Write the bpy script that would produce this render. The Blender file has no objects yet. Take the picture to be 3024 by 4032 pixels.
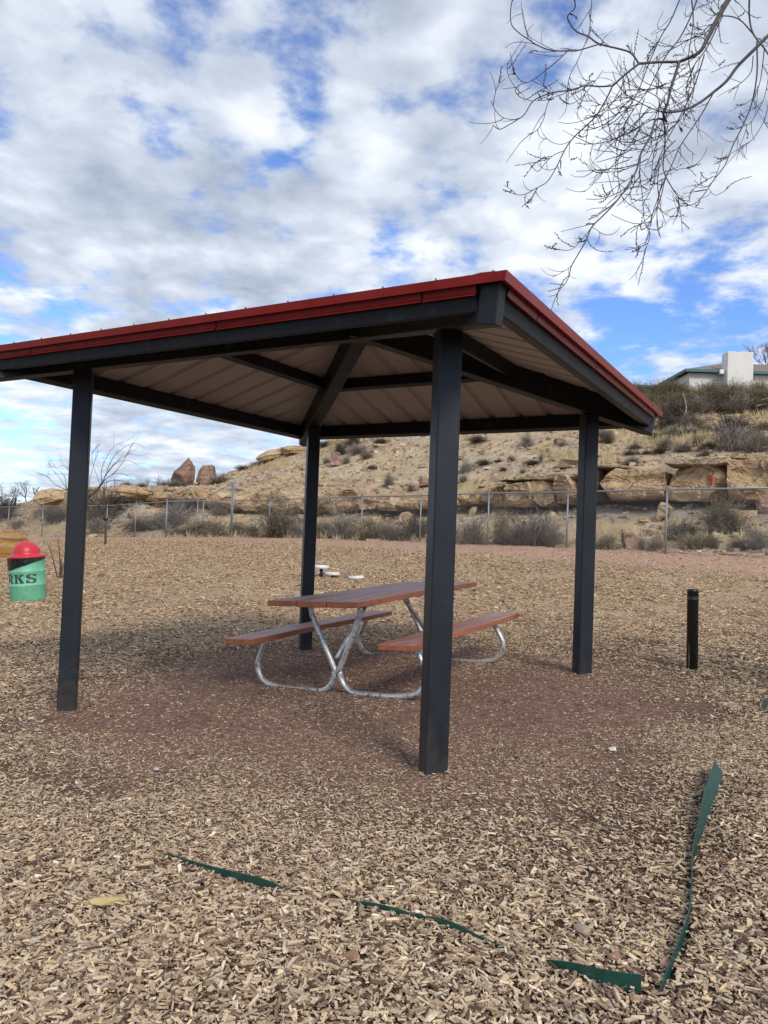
import bpy, math, random
import numpy as np
from mathutils import Matrix, Vector
R = math.radians
rng = np.random.default_rng(7)
random.seed(7)
scene = bpy.context.scene
COL = scene.collection

# ------------------------------------------------------------------ camera
F = 3000.5; IW, IH = 3024.0, 4032.0
PITCH, ROLL, CAMH = 0.0323462, 0.0375097, 1.2702862
_cp, _sp = math.cos(PITCH), math.sin(PITCH); _c, _s = math.cos(ROLL), math.sin(ROLL)
FW = np.array([0, _cp, _sp]); _u0 = np.array([0, -_sp, _cp]); _r0 = np.array([1.0, 0, 0])
RT = _c * _r0 + _s * _u0; UP = -_s * _r0 + _c * _u0
CO = np.array([0, 0, CAMH])
def ray(u, v):
    return FW + (u - IW / 2) / F * RT - (v - IH / 2) / F * UP
def at(u, v, Y):
    d = ray(u, v); return CO + d * (Y / d[1])
def project(P):
    d = np.asarray(P, float) - CO; z = d @ FW
    return IW / 2 + F * (d @ RT) / z, IH / 2 - F * (d @ UP) / z
cd = bpy.data.cameras.new('camera'); co = bpy.data.objects.new('camera', cd); COL.objects.link(co)
M = Matrix(((RT[0], UP[0], -FW[0], 0), (RT[1], UP[1], -FW[1], 0), (RT[2], UP[2], -FW[2], CAMH), (0, 0, 0, 1)))
co.matrix_world = M
cd.sensor_fit = 'VERTICAL'; cd.sensor_height = 36; cd.lens = F / IH * 36; cd.clip_start = 0.05; cd.clip_end = 5000
scene.camera = co

# ------------------------------------------------------------------ noise
_T = np.random.default_rng(3).random((64, 64, 64)).astype(np.float32)
def vnoise(p):
    p = np.asarray(p, float); i = np.floor(p).astype(int); f = p - i; f = f * f * (3 - 2 * f)
    r = 0
    for a in (0, 1):
        for b in (0, 1):
            for c in (0, 1):
                w = (f[..., 0] if a else 1 - f[..., 0]) * (f[..., 1] if b else 1 - f[..., 1]) * (f[..., 2] if c else 1 - f[..., 2])
                r = r + w * _T[(i[..., 0] + a) % 64, (i[..., 1] + b) % 64, (i[..., 2] + c) % 64]
    return r * 2 - 1
def fbm(p, o=4):
    p = np.asarray(p, float); r = 0; a = 1; s = 0
    for k in range(o):
        r = r + a * vnoise(p * 2 ** k + 17.3 * k); s += a; a *= .5
    return r / s
def sstep(a, b, x):
    t = np.clip((x - a) / (b - a), 0, 1); return t * t * (3 - 2 * t)

# ------------------------------------------------------------------ mesh helpers
def link(name, me, mats, parent=None, smooth=False):
    o = bpy.data.objects.new(name, me); COL.objects.link(o)
    for m in (mats if isinstance(mats, (list, tuple)) else [mats]): me.materials.append(m)
    if parent: o.parent = parent
    if smooth: me.polygons.foreach_set('use_smooth', [True] * len(me.polygons))
    return o
class MB:
    """collects faces for one mesh"""
    def __init__(s): s.v = []; s.f = []; s.m = []; s.n = 0
    def add(s, v, f, mi=0):
        v = np.asarray(v, float).reshape(-1, 3)
        s.v.append(v); s.f += [tuple(int(q) + s.n for q in g) for g in f]; s.m += [mi] * len(f); s.n += len(v); return s
    def box(s, c, a, b, d, mi=0):
        """centre c, half vectors a b d"""
        c, a, b, d = map(lambda q: np.asarray(q, float), (c, a, b, d))
        v = [c + x * a + y * b + z * d for x in (-1, 1) for y in (-1, 1) for z in (-1, 1)]
        f = [(0, 1, 3, 2), (4, 6, 7, 5), (0, 4, 5, 1), (2, 3, 7, 6), (0, 2, 6, 4), (1, 5, 7, 3)]
        if np.dot(np.cross(a, b), d) < 0: f = [g[::-1] for g in f]
        return s.add(v, f, mi)
    def tube(s, pts, rad, n=8, caps=True, mi=0):
        pts = np.asarray(pts, float); m = len(pts)
        rad = np.full(m, rad) if np.isscalar(rad) else np.asarray(rad, float)
        t = np.gradient(pts, axis=0); t /= np.linalg.norm(t, axis=1)[:, None] + 1e-12
        up = np.array([0, 0, 1.0]) if abs(t[0][2]) < .9 else np.array([1.0, 0, 0])
        x = np.cross(up, t[0]); x /= np.linalg.norm(x)
        V = []
        ang = np.arange(n) * 2 * math.pi / n
        for i in range(m):
            x = x - t[i] * (x @ t[i]); x /= np.linalg.norm(x) + 1e-12; y = np.cross(t[i], x)
            V.append(pts[i] + rad[i] * (np.cos(ang)[:, None] * x + np.sin(ang)[:, None] * y))
        f = [(i * n + j, i * n + (j + 1) % n, (i + 1) * n + (j + 1) % n, (i + 1) * n + j) for i in range(m - 1) for j in range(n)]
        if caps: f += [tuple(range(n))[::-1], tuple((m - 1) * n + j for j in range(n))]
        return s.add(np.concatenate(V), f, mi)
    def lathe(s, prof, n=32, c=(0, 0, 0), mi=0):
        V = []; a = np.arange(n) * 2 * math.pi / n
        for r, z in prof: V.append(np.stack([r * np.cos(a), r * np.sin(a), np.full(n, z)], 1))
        V = np.concatenate(V) + np.array(c); m = len(prof)
        f = [(i * n + j, i * n + (j + 1) % n, (i + 1) * n + (j + 1) % n, (i + 1) * n + j) for i in range(m - 1) for j in range(n)]
        if prof[0][0] > 1e-4: f.append(tuple(range(n))[::-1])
        if prof[-1][0] > 1e-4: f.append(tuple((m - 1) * n + j for j in range(n)))
        return s.add(V, f, mi)
    def build(s, name, mats, parent=None, smooth=False, bevel=0, seg=2):
        me = bpy.data.meshes.new(name)
        V = np.concatenate(s.v) if s.v else np.zeros((0, 3))
        me.from_pydata(V.tolist(), [], s.f)
        me.polygons.foreach_set('material_index', s.m); me.update()
        o = link(name, me, mats, parent, smooth)
        if bevel:
            b = o.modifiers.new('bevel', 'BEVEL'); b.width = bevel; b.segments = seg; b.limit_method = 'ANGLE'; b.angle_limit = R(40)
            b.harden_normals = False
        return o
def grid_mesh(name, P, mat, parent=None, smooth=True, flip=False, wrap=False):
    """P: (rows, cols, 3)"""
    r, c = P.shape[:2]
    idx = np.arange(r * c).reshape(r, c)
    if wrap: idx = np.concatenate([idx, idx[:, :1]], 1)
    q = np.stack([idx[:-1, :-1], idx[:-1, 1:], idx[1:, 1:], idx[1:, :-1]], -1).reshape(-1, 4)
    if flip: q = q[:, ::-1]
    return quads(name, P.reshape(-1, 3), q, mat, parent, smooth)
def quads(name, V, Q, mat, parent=None, smooth=False, k=4):
    me = bpy.data.meshes.new(name); V = np.asarray(V, np.float32); Q = np.asarray(Q, np.int32)
    me.vertices.add(len(V)); me.vertices.foreach_set('co', V.ravel())
    me.loops.add(Q.size); me.loops.foreach_set('vertex_index', Q.ravel())
    me.polygons.add(len(Q)); me.polygons.foreach_set('loop_start', np.arange(len(Q), dtype=np.int32) * k)
    me.polygons.foreach_set('use_smooth', np.full(len(Q), smooth)); me.update(calc_edges=True); me.validate()
    return link(name, me, mat, parent)
def tag(o, label=None, cat=None, group=None, kind=None):
    if label: o['label'] = label
    if cat: o['category'] = cat
    if group: o['group'] = group
    if kind: o['kind'] = kind
    return o
def empty(name, loc=(0, 0, 0), rz=0):
    o = bpy.data.objects.new(name, None); COL.objects.link(o); o.location = loc; o.rotation_euler = (0, 0, rz); o.empty_display_size = .1
    return o

# ------------------------------------------------------------------ materials
def mat(name, col, rough=.6, metal=0, spec=.5, var=0.0, vscale=8.0, bump=0.0, bscale=60.0, dirt=None, stretch=(1, 1, 1), coat=0):
    m = bpy.data.materials.new(name); m.use_nodes = True; N = m.node_tree.nodes; L = m.node_tree.links
    b = N['Principled BSDF']; b.inputs['Roughness'].default_value = rough; b.inputs['Metallic'].default_value = metal
    b.inputs['Specular IOR Level'].default_value = spec; b.inputs['Base Color'].default_value = (*col, 1)
    if coat: b.inputs['Coat Weight'].default_value = coat; b.inputs['Coat Roughness'].default_value = .25
    if var or bump or dirt:
        tc = N.new('ShaderNodeTexCoord'); mp = N.new('ShaderNodeMapping'); mp.inputs['Scale'].default_value = stretch
        L.new(tc.outputs['Object'], mp.inputs['Vector'])
    last = None
    if var:
        n = N.new('ShaderNodeTexNoise'); n.inputs['Scale'].default_value = vscale; n.inputs['Detail'].default_value = 8; n.inputs['Roughness'].default_value = .65
        L.new(mp.outputs[0], n.inputs['Vector'])
        r = N.new('ShaderNodeValToRGB'); r.color_ramp.elements[0].position = .32; r.color_ramp.elements[1].position = .68
        r.color_ramp.elements[0].color = (*[c * (1 - var) for c in col], 1); r.color_ramp.elements[1].color = (*[min(1, c * (1 + var)) for c in col], 1)
        L.new(n.outputs['Fac'], r.inputs['Fac']); last = r.outputs['Color']
        rr = N.new('ShaderNodeMapRange'); rr.inputs['To Min'].default_value = max(0, rough - .12); rr.inputs['To Max'].default_value = min(1, rough + .15)
        L.new(n.outputs['Fac'], rr.inputs['Value']); L.new(rr.outputs[0], b.inputs['Roughness'])
    if dirt:  # (colour, scale, lo, hi)
        n = N.new('ShaderNodeTexNoise'); n.inputs['Scale'].default_value = dirt[1]; n.inputs['Detail'].default_value = 10; n.inputs['Roughness'].default_value = .7
        L.new(mp.outputs[0], n.inputs['Vector'])
        r = N.new('ShaderNodeMapRange'); r.inputs['From Min'].default_value = dirt[2]; r.inputs['From Max'].default_value = dirt[3]
        L.new(n.outputs['Fac'], r.inputs['Value'])
        x = N.new('ShaderNodeMix'); x.data_type = 'RGBA'; L.new(r.outputs[0], x.inputs[0])
        if last: L.new(last, x.inputs[6])
        else: x.inputs[6].default_value = (*col, 1)
        x.inputs[7].default_value = (*dirt[0], 1); last = x.outputs[2]
    if last: L.new(last, b.inputs['Base Color'])
    if bump:
        n = N.new('ShaderNodeTexNoise'); n.inputs['Scale'].default_value = bscale; n.inputs['Detail'].default_value = 6
        L.new(mp.outputs[0], n.inputs['Vector'])
        bp = N.new('ShaderNodeBump'); bp.inputs['Strength'].default_value = bump; bp.inputs['Distance'].default_value = .02
        L.new(n.outputs['Fac'], bp.inputs['Height']); L.new(bp.outputs[0], b.inputs['Normal'])
    return m
def foot_dirt(m, col, top=.45):
    N = m.node_tree.nodes; L = m.node_tree.links; b = N['Principled BSDF']; src = b.inputs['Base Color'].links[0].from_socket
    tc = N.new('ShaderNodeTexCoord'); sx = N.new('ShaderNodeSeparateXYZ'); L.new(tc.outputs['Object'], sx.inputs[0])
    n = N.new('ShaderNodeTexNoise'); n.inputs['Scale'].default_value = 14; n.inputs['Detail'].default_value = 8; L.new(tc.outputs['Object'], n.inputs['Vector'])
    a = N.new('ShaderNodeMapRange'); a.inputs['From Min'].default_value = top; a.inputs['From Max'].default_value = -.05; a.inputs['To Max'].default_value = .55; L.new(sx.outputs[2], a.inputs['Value'])
    q = N.new('ShaderNodeMath'); q.operation = 'ADD'; L.new(a.outputs[0], q.inputs[0]); L.new(n.outputs['Fac'], q.inputs[1])
    c = N.new('ShaderNodeMapRange'); c.inputs['From Min'].default_value = .72; c.inputs['From Max'].default_value = 1.05; c.inputs['To Max'].default_value = .24; L.new(q.outputs[0], c.inputs['Value'])
    x = N.new('ShaderNodeMix'); x.data_type = 'RGBA'; L.new(c.outputs[0], x.inputs[0]); L.new(src, x.inputs[6]); x.inputs[7].default_value = (*col, 1); L.new(x.outputs[2], b.inputs['Base Color'])
    return m
def island_mat(name, stops, rough=.85, fibre=0.25, fscale=90):
    """colour chosen per loose piece"""
    m = bpy.data.materials.new(name); m.use_nodes = True; N = m.node_tree.nodes; L = m.node_tree.links; b = N['Principled BSDF']
    b.inputs['Roughness'].default_value = rough; b.inputs['Specular IOR Level'].default_value = .2
    g = N.new('ShaderNodeNewGeometry'); r = N.new('ShaderNodeValToRGB'); e = r.color_ramp.elements
    while len(e) < len(stops): e.new(.5)
    for q, (p, c) in zip(e, stops): q.position = p; q.color = (*c, 1)
    L.new(g.outputs['Random Per Island'], r.inputs['Fac'])
    n = N.new('ShaderNodeTexNoise'); n.inputs['Scale'].default_value = fscale; n.inputs['Detail'].default_value = 4
    tc = N.new('ShaderNodeTexCoord'); L.new(tc.outputs['Object'], n.inputs['Vector'])
    mr = N.new('ShaderNodeMapRange'); mr.inputs['From Min'].default_value = .3; mr.inputs['From Max'].default_value = .7
    mr.inputs['To Min'].default_value = 1 - fibre; mr.inputs['To Max'].default_value = 1 + fibre
    L.new(n.outputs['Fac'], mr.inputs['Value'])
    x = N.new('ShaderNodeVectorMath'); x.operation = 'SCALE'; L.new(r.outputs['Color'], x.inputs[0]); L.new(mr.outputs[0], x.inputs['Scale'])
    L.new(x.outputs[0], b.inputs['Base Color'])
    return m

MT = {}
MT['post'] = mat('charcoal_paint', (.012, .016, .022), .46, spec=.4, var=.15, vscale=5, dirt=((.10, .095, .085), 30, .62, .80), bump=.05, bscale=220)
foot_dirt(MT['post'], (.12, .085, .06))
MT['beam'] = mat('charcoal_beam_paint', (.016, .019, .022), .55, spec=.35, var=.18, vscale=6, dirt=((.085, .082, .078), 9, .56, .80), bump=.05, bscale=200)
MT['red'] = mat('red_trim_paint', (.29, .018, .013), .38, var=.12, vscale=7, dirt=((.40, .13, .11), 16, .66, .8), stretch=(1, 1, .35))
MT['beige'] = mat('beige_panel_paint', (.50, .455, .41), .55, var=.06, vscale=4)
MT['steel'] = mat('steel_screw', (.35, .25, .22), .4, metal=.8)
MT['plank_side'] = mat('brown_plank_paint', (.35, .115, .055), .42, var=.3, vscale=9, bump=.25, bscale=40, stretch=(1, .12, 1))
MT['plank_top'] = mat('faded_plank_paint', (.31, .115, .085), .42, var=.3, vscale=9, dirt=((.42, .28, .25), 14, .46, .66), bump=.35, bscale=34, stretch=(1, .16, 1))
MT['galv'] = mat('galvanised_pipe', (.62, .62, .60), .4, metal=.6, var=.1, vscale=30, dirt=((.09, .09, .085), 36, .56, .61), bump=.08, bscale=120)
MT['galv_fence'] = mat('galvanised_fence', (.25, .27, .29), .5, metal=.5, var=.1)
MT['wire'] = mat('galvanised_wire', (.30, .30, .30), .55, metal=.3)
MT['barrel'] = mat('mint_green_paint', (.16, .49, .31), .5, var=.14, vscale=5, dirt=((.16, .20, .13), 9, .56, .70), bump=.25, bscale=6)
MT['dome'] = mat('red_plastic', (.55, .024, .035), .38, var=.08, vscale=3)
MT['bag'] = mat('black_plastic_bag', (.012, .012, .013), .22, bump=.0)
MT['black'] = mat('black_pipe', (.010, .010, .011), .3, var=.2, vscale=10)
MT['scuff'] = mat('scuffed_bare_wood', (.10, .095, .085), .8, var=.4, vscale=30)
MT['stencil'] = mat('dark_stencil_paint', (.035, .05, .06), .6)
MT['edging'] = mat('green_edging_paint', (.011, .060, .045), .4, var=.2, vscale=20, dirt=((.10, .13, .11), 70, .64, .76))
MT['white'] = mat('white_disc_plastic', (.70, .72, .74), .4, var=.05)
MT['tan_top'] = mat('tan_disc_top', (.50, .35, .19), .7, var=.1)
MT['navy'] = mat('navy_post', (.008, .011, .05), .4)
MT['bark'] = mat('grey_bark', (.10, .088, .085), .85, var=.3, vscale=22, bump=.4, bscale=60)
MT['twig'] = mat('brown_twig', (.085, .065, .065), .8, var=.25, vscale=30)
MT['bud'] = mat('dark_bud', (.045, .025, .022), .7)
MT['pale_wood'] = mat('bleached_wood', (.30, .265, .225), .85, var=.25, vscale=8)
MT['darkwood'] = mat('dark_twig_wood', (.095, .065, .055), .85, var=.3, vscale=20)
MT['stucco'] = mat('white_stucco', (.72, .70, .66), .9, var=.05, vscale=2, bump=.2, bscale=30)
MT['teal'] = mat('teal_fascia_paint', (.05, .135, .155), .6, var=.2, vscale=2)
MT['shingle'] = mat('weathered_shingle', (.22, .16, .12), .9, var=.3, vscale=3, bump=.4, bscale=14)
MT['scrap'] = mat('white_litter', (.75, .75, .72), .6)

def rock_mat(name, c1, c2, c3, zs=3.0, crack=.68):
    m = bpy.data.materials.new(name); m.use_nodes = True; N = m.node_tree.nodes; L = m.node_tree.links; b = N['Principled BSDF']
    b.inputs['Roughness'].default_value = .92; b.inputs['Specular IOR Level'].default_value = .15
    g = N.new('ShaderNodeNewGeometry'); mp = N.new('ShaderNodeMapping'); mp.inputs['Scale'].default_value = (.35, .35, zs)
    L.new(g.outputs['Position'], mp.inputs['Vector'])
    n1 = N.new('ShaderNodeTexNoise'); n1.inputs['Scale'].default_value = 1.3; n1.inputs['Detail'].default_value = 9; n1.inputs['Roughness'].default_value = .65; n1.inputs['Distortion'].default_value = .4
    L.new(mp.outputs[0], n1.inputs['Vector'])
    r = N.new('ShaderNodeValToRGB'); e = r.color_ramp.elements; e.new(.5)
    for q, (p, c) in zip(e, ((.33, c1), (.5, c2), (.68, c3))): q.position = p; q.color = (*c, 1)
    L.new(n1.outputs['Fac'], r.inputs['Fac'])
    n2 = N.new('ShaderNodeTexNoise'); n2.inputs['Scale'].default_value = 5; n2.inputs['Detail'].default_value = 10; n2.inputs['Roughness'].default_value = .75
    L.new(g.outputs['Position'], n2.inputs['Vector'])
    mr = N.new('ShaderNodeMapRange'); mr.inputs['From Min'].default_value = .3; mr.inputs['From Max'].default_value = .62; mr.inputs['To Min'].default_value = crack; mr.inputs['To Max'].default_value = 1.1
    L.new(n2.outputs['Fac'], mr.inputs['Value'])
    wn = N.new('ShaderNodeTexNoise'); wn.inputs['Scale'].default_value = 1.5; wn.inputs['Detail'].default_value = 5; L.new(g.outputs['Position'], wn.inputs['Vector'])
    wa = N.new('ShaderNodeVectorMath'); wa.operation = 'MULTIPLY_ADD'; L.new(wn.outputs['Color'], wa.inputs[0]); wa.inputs[1].default_value = (1.3, 1.3, .5); L.new(g.outputs['Position'], wa.inputs[2])
    wm = N.new('ShaderNodeMapping'); wm.inputs['Scale'].default_value = (.55, .55, 1.5); L.new(wa.outputs[0], wm.inputs['Vector'])
    vc = N.new('ShaderNodeTexVoronoi'); vc.feature = 'DISTANCE_TO_EDGE'; vc.inputs['Scale'].default_value = 1.1; L.new(wm.outputs[0], vc.inputs['Vector'])
    vm = N.new('ShaderNodeMapRange'); vm.inputs['From Max'].default_value = .022; vm.inputs['To Min'].default_value = .4; L.new(vc.outputs['Distance'], vm.inputs['Value'])
    mm = N.new('ShaderNodeMath'); mm.operation = 'MULTIPLY'; L.new(mr.outputs[0], mm.inputs[0]); L.new(vm.outputs[0], mm.inputs[1]); mr = mm
    x = N.new('ShaderNodeVectorMath'); x.operation = 'SCALE'; L.new(r.outputs['Color'], x.inputs[0]); L.new(mr.outputs[0], x.inputs['Scale']); L.new(x.outputs[0], b.inputs['Base Color'])
    bp = N.new('ShaderNodeBump'); bp.inputs['Strength'].default_value = .7; bp.inputs['Distance'].default_value = .12
    ad = N.new('ShaderNodeMath'); ad.operation = 'ADD'; L.new(n1.outputs['Fac'], ad.inputs[0]); L.new(n2.outputs['Fac'], ad.inputs[1])
    a3 = N.new('ShaderNodeMath'); a3.operation = 'ADD'; L.new(ad.outputs[0], a3.inputs[0]); L.new(vm.outputs[0], a3.inputs[1])
    L.new(a3.outputs[0], bp.inputs['Height']); L.new(bp.outputs[0], b.inputs['Normal'])
    return m
MT['sand'] = rock_mat('tan_sandstone', (.42, .285, .16), (.53, .375, .22), (.62, .475, .30))
MT['sand_pink'] = rock_mat('pinkish_sandstone', (.44, .30, .185), (.54, .385, .245), (.62, .47, .31))
MT['red_rock'] = rock_mat('reddish_rock', (.20, .125, .09), (.31, .20, .145), (.40, .28, .21), 1.2)
MT['orange_rock'] = rock_mat('orange_sandstone', (.33, .15, .045), (.45, .24, .08), (.55, .40, .23), 3)
MT['pale_rock'] = rock_mat('pale_tan_rock', (.38, .29, .18), (.48, .38, .25), (.55, .46, .33), 2)
MT['pink_rock'] = rock_mat('dusty_pink_rock', (.30, .17, .125), (.40, .25, .19), (.50, .36, .29), 1.5)
MT['redpaint'] = mat('faded_red_paint', (.42, .12, .07), .9, var=.3, vscale=9)

# ------------------------------------------------------------------ terrain
GX, GY = .0527552, .0173646
FN = np.array([(30, -4.2), (13, 14.55), (7.61, 20.51), (-5.29, 34.77), (-10.61, 37.24), (-19.57, 43.76), (-34, 54), (-60, 70)])
_ss = np.linspace(-3, 30, 6000) if False else None
def _polyline_by_slope():
    S, D = [], []
    for a, b in zip(FN[:-1], FN[1:]):
        for t in np.linspace(0, 1, 60, endpoint=False):
            p = a + (b - a) * t
            if p[1] > .5: S.append(p[0] / p[1]); D.append(p[1])
    S = np.array(S); D = np.array(D); o = np.argsort(S); return S[o], D[o]
_FS, _FD = _polyline_by_slope()
def Df(s): return np.interp(s, _FS, _FD)      # y of the fence on the ray x = s*y
def past_fence(x, y):
    yy = np.maximum(y, .01); s = x / yy
    return np.where((y > .5), y - Df(s), -10.0)
def zg(x, y):
    x = np.asarray(x, float); y = np.asarray(y, float)
    z = GX * (-20 + np.clip(x + 20, -20, 31)) + GY * (np.clip(y, -20, 46) - 7)
    z = z + 1.04 * (1 - np.exp(-np.maximum(y - 12, 0) / 14))
    return z
# small relief of the chip bed
def zrel(x, y):
    p = np.stack([x * 1.1, y * 1.1, 0 * x], -1); q = np.stack([x * 4.5, y * 4.5, 0 * x + 9], -1)
    return .028 * fbm(p, 3) + .012 * fbm(q, 2)
SC = np.array([-.2471, 6.411])
def zt(x, y):
    x = np.asarray(x, float); y = np.asarray(y, float)
    d = np.hypot(x - SC[0], y - SC[1])
    k = sstep(1.2, 3.4, d)                     # trodden flat under the shelter
    z = zg(x, y) + zrel(x, y) * (.35 + .65 * k)
    for px, py in ((.3272, 4.3078), (-2.3503, 5.8366), (1.856, 6.9853), (-.8215, 8.5141)):
        z = z + .012 * np.exp(-((x - px) ** 2 + (y - py) ** 2) / .022)
    return z
def gnd(u, v):
    d = ray(u, v); lo, hi = .5, 60.0
    ts = np.linspace(.5, 70, 4000); P = CO + ts[:, None] * d
    h = P[:, 2] - zg(P[:, 0], P[:, 1]); i = int(np.argmax(h < 0)); i = i if h[i] < 0 else len(ts) - 1
    a = ts[i - 1] if i else ts[0]; b = ts[i]
    for _ in range(30):
        c = (a + b) / 2; p = CO + c * d
        if p[2] > zg(p[0], p[1]): a = c
        else: b = c
    return CO + a * d

# ground sheet (polar grid round the camera, reaching the horizon)
azf = np.concatenate([np.linspace(-180, -48, 45, endpoint=False), np.linspace(-48, 48, 460, endpoint=False), np.linspace(48, 180, 45, endpoint=False)])
dd = [0.0, .3]
while dd[-1] < 60: dd.append(dd[-1] * 1.017 + .004)
while dd[-1] < 3000: dd.append(dd[-1] * 1.2)
dd = np.array(dd); AZ, DD = np.meshgrid(np.radians(azf), dd)
GXX, GYY = DD * np.sin(AZ), DD * np.cos(AZ)
GZ = zt(GXX, GYY) - 2.2 * sstep(.4, 3.0, past_fence(GXX, GYY))
P = np.stack([GXX, GYY, GZ], -1)

def ground_mat():
    m = bpy.data.materials.new('wood_chip_ground'); m.use_nodes = True; N = m.node_tree.nodes; L = m.node_tree.links; b = N['Principled BSDF']
    b.inputs['Roughness'].default_value = .95; b.inputs['Specular IOR Level'].default_value = .1
    g = N.new('ShaderNodeNewGeometry'); sx = N.new('ShaderNodeSeparateXYZ'); L.new(g.outputs['Position'], sx.inputs[0])
    def noise(sc, det=6, ro=.6, vec=None, w=0):
        n = N.new('ShaderNodeTexNoise'); n.inputs['Scale'].default_value = sc; n.inputs['Detail'].default_value = det; n.inputs['Roughness'].default_value = ro
        if w: n.inputs['Distortion'].default_value = w
        L.new(vec or g.outputs['Position'], n.inputs['Vector']); return n.outputs['Fac']
    def math_(op, a, c, d=None, clamp=False):
        x = N.new('ShaderNodeMath'); x.operation = op; x.use_clamp = clamp
        for i, q in enumerate((a, c, d)):
            if q is None: continue
            if isinstance(q, (int, float)): x.inputs[i].default_value = q
            else: L.new(q, x.inputs[i])
        return x.outputs[0]
    def mr(v, a, c, lo=0, hi=1, sm=True):
        x = N.new('ShaderNodeMapRange'); x.interpolation_type = 'SMOOTHSTEP' if sm else 'LINEAR'
        L.new(v, x.inputs['Value'])
        for k, q in (('From Min', a), ('From Max', c), ('To Min', lo), ('To Max', hi)): x.inputs[k].default_value = q
        return x.outputs[0]
    def mix(f, a, c, bt='MIX'):
        x = N.new('ShaderNodeMix'); x.data_type = 'RGBA'; x.blend_type = bt
        if isinstance(f, (int, float)): x.inputs[0].default_value = f
        else: L.new(f, x.inputs[0])
        for i, q in ((6, a), (7, c)):
            if isinstance(q, tuple): x.inputs[i].default_value = (*q, 1)
            else: L.new(q, x.inputs[i])
        return x.outputs[2]
    # chips as small cells, two layers, each cell its own tone
    def cells(sc, rot, st):
        mp = N.new('ShaderNodeMapping'); mp.inputs['Rotation'].default_value = (0, 0, rot); mp.inputs['Scale'].default_value = st
        wv = N.new('ShaderNodeTexNoise'); wv.inputs['Scale'].default_value = 9; L.new(g.outputs['Position'], wv.inputs['Vector'])
        ad = N.new('ShaderNodeVectorMath'); ad.operation = 'MULTIPLY_ADD'; L.new(wv.outputs['Color'], ad.inputs[0]); ad.inputs[1].default_value = (.06, .06, 0); L.new(g.outputs['Position'], ad.inputs[2])
        L.new(ad.outputs[0], mp.inputs['Vector'])
        v = N.new('ShaderNodeTexVoronoi'); v.inputs['Scale'].default_value = sc; L.new(mp.outputs[0], v.inputs['Vector']); return v
    v1 = cells(30, .5, (1, 2.2, 1)); v2 = cells(26, -.8, (1, 2.4, 1))
    s1 = N.new('ShaderNodeSeparateColor'); L.new(v1.outputs['Color'], s1.inputs[0]); s2 = N.new('ShaderNodeSeparateColor'); L.new(v2.outputs['Color'], s2.inputs[0])
    pick = mr(s1.outputs[1], .45, .55)
    tone = N.new('ShaderNodeMix'); tone.data_type = 'FLOAT'; L.new(pick, tone.inputs[0]); L.new(s1.outputs[0], tone.inputs[2]); L.new(s2.outputs[0], tone.inputs[3])
    rp = N.new('ShaderNodeValToRGB'); e = rp.color_ramp.elements
    st = ((0, (.05, .03, .02)), (.2, (.13, .085, .055)), (.5, (.42, .295, .175)), (.8, (.54, .39, .235)), (1, (.66, .51, .32)))
    while len(e) < 5: e.new(.5)
    for q, (p_, c_) in zip(e, st): q.position = p_; q.color = (*c_, 1)
    L.new(tone.outputs[0], rp.inputs['Fac'])
    big = noise(.35, 4, .6); mid = noise(1.7, 5, .65)
    chips = mix(mr(big, .4, .62, .1, .45), rp.outputs['Color'], (.55, .41, .26))
    chips = mix(mr(mid, .52, .68, 0, .35), chips, (.20, .13, .085))
    chips = mix(mr(noise(5, 5, .7), .58, .7, 0, .3), chips, (.13, .085, .06))
    # bare earth near the shelter and where chips are thin
    dx = math_('SUBTRACT', sx.outputs[0], SC[0] + .25); dy = math_('SUBTRACT', sx.outputs[1], SC[1] - .1)
    dist = math_('SQRT', math_('ADD', math_('MULTIPLY', dx, dx), math_('MULTIPLY', dy, dy)), 0)
    dist = math_('ADD', dist, math_('MULTIPLY', math_('SUBTRACT', noise(.9, 5, .6), .5), 2.6))
    bare = mr(dist, 1.9, 4.0, 1, 0)
    earth = mix(mr(noise(24, 6, .7), .35, .65), (.15, .085, .064), (.30, .19, .145))
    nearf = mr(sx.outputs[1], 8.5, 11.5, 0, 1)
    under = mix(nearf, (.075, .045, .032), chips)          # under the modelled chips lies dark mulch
    colr = mix(bare, under, earth)
    colr = mix(mr(noise(3.2, 5, .7), .52, .66, 0, .45), colr, (.12, .072, .052))
    # pink gravel strip by the fence: distance measured along the fence normal
    fx = math_('MULTIPLY', sx.outputs[0], .7416); fy = math_('MULTIPLY', sx.outputs[1], .6709)
    l1 = math_('SUBTRACT', math_('ADD', fx, fy), 19.40)
    gx_ = math_('MULTIPLY', sx.outputs[0], .5); gy_ = math_('MULTIPLY', sx.outputs[1], .866)
    l2 = math_('SUBTRACT', math_('ADD', gx_, gy_), 27.2)
    l = math_('MAXIMUM', l1, l2)
    l = math_('ADD', l, math_('MULTIPLY', math_('SUBTRACT', noise(1.2, 4), .5), 1.6))
    pink = mr(l, -4.2, -2.4, 0, 1)
    pk = N.new('ShaderNodeTexVoronoi'); pk.inputs['Scale'].default_value = 34; L.new(g.outputs['Position'], pk.inputs['Vector'])
    sp = N.new('ShaderNodeSeparateColor'); L.new(pk.outputs['Color'], sp.inputs[0])
    pr = N.new('ShaderNodeValToRGB'); e = pr.color_ramp.elements; e.new(.5)
    for q, (p_, c_) in zip(e, ((.1, (.28, .14, .09)), (.5, (.50, .30, .205)), (1, (.68, .52, .38)))): q.position = p_; q.color = (*c_, 1)
    L.new(sp.outputs[0], pr.inputs['Fac'])
    colr = mix(pink, colr, pr.outputs['Color'])
    L.new(colr, b.inputs['Base Color'])
    bp = N.new('ShaderNodeBump'); bp.inputs['Strength'].default_value = .9; bp.inputs['Distance'].default_value = .02
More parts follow.
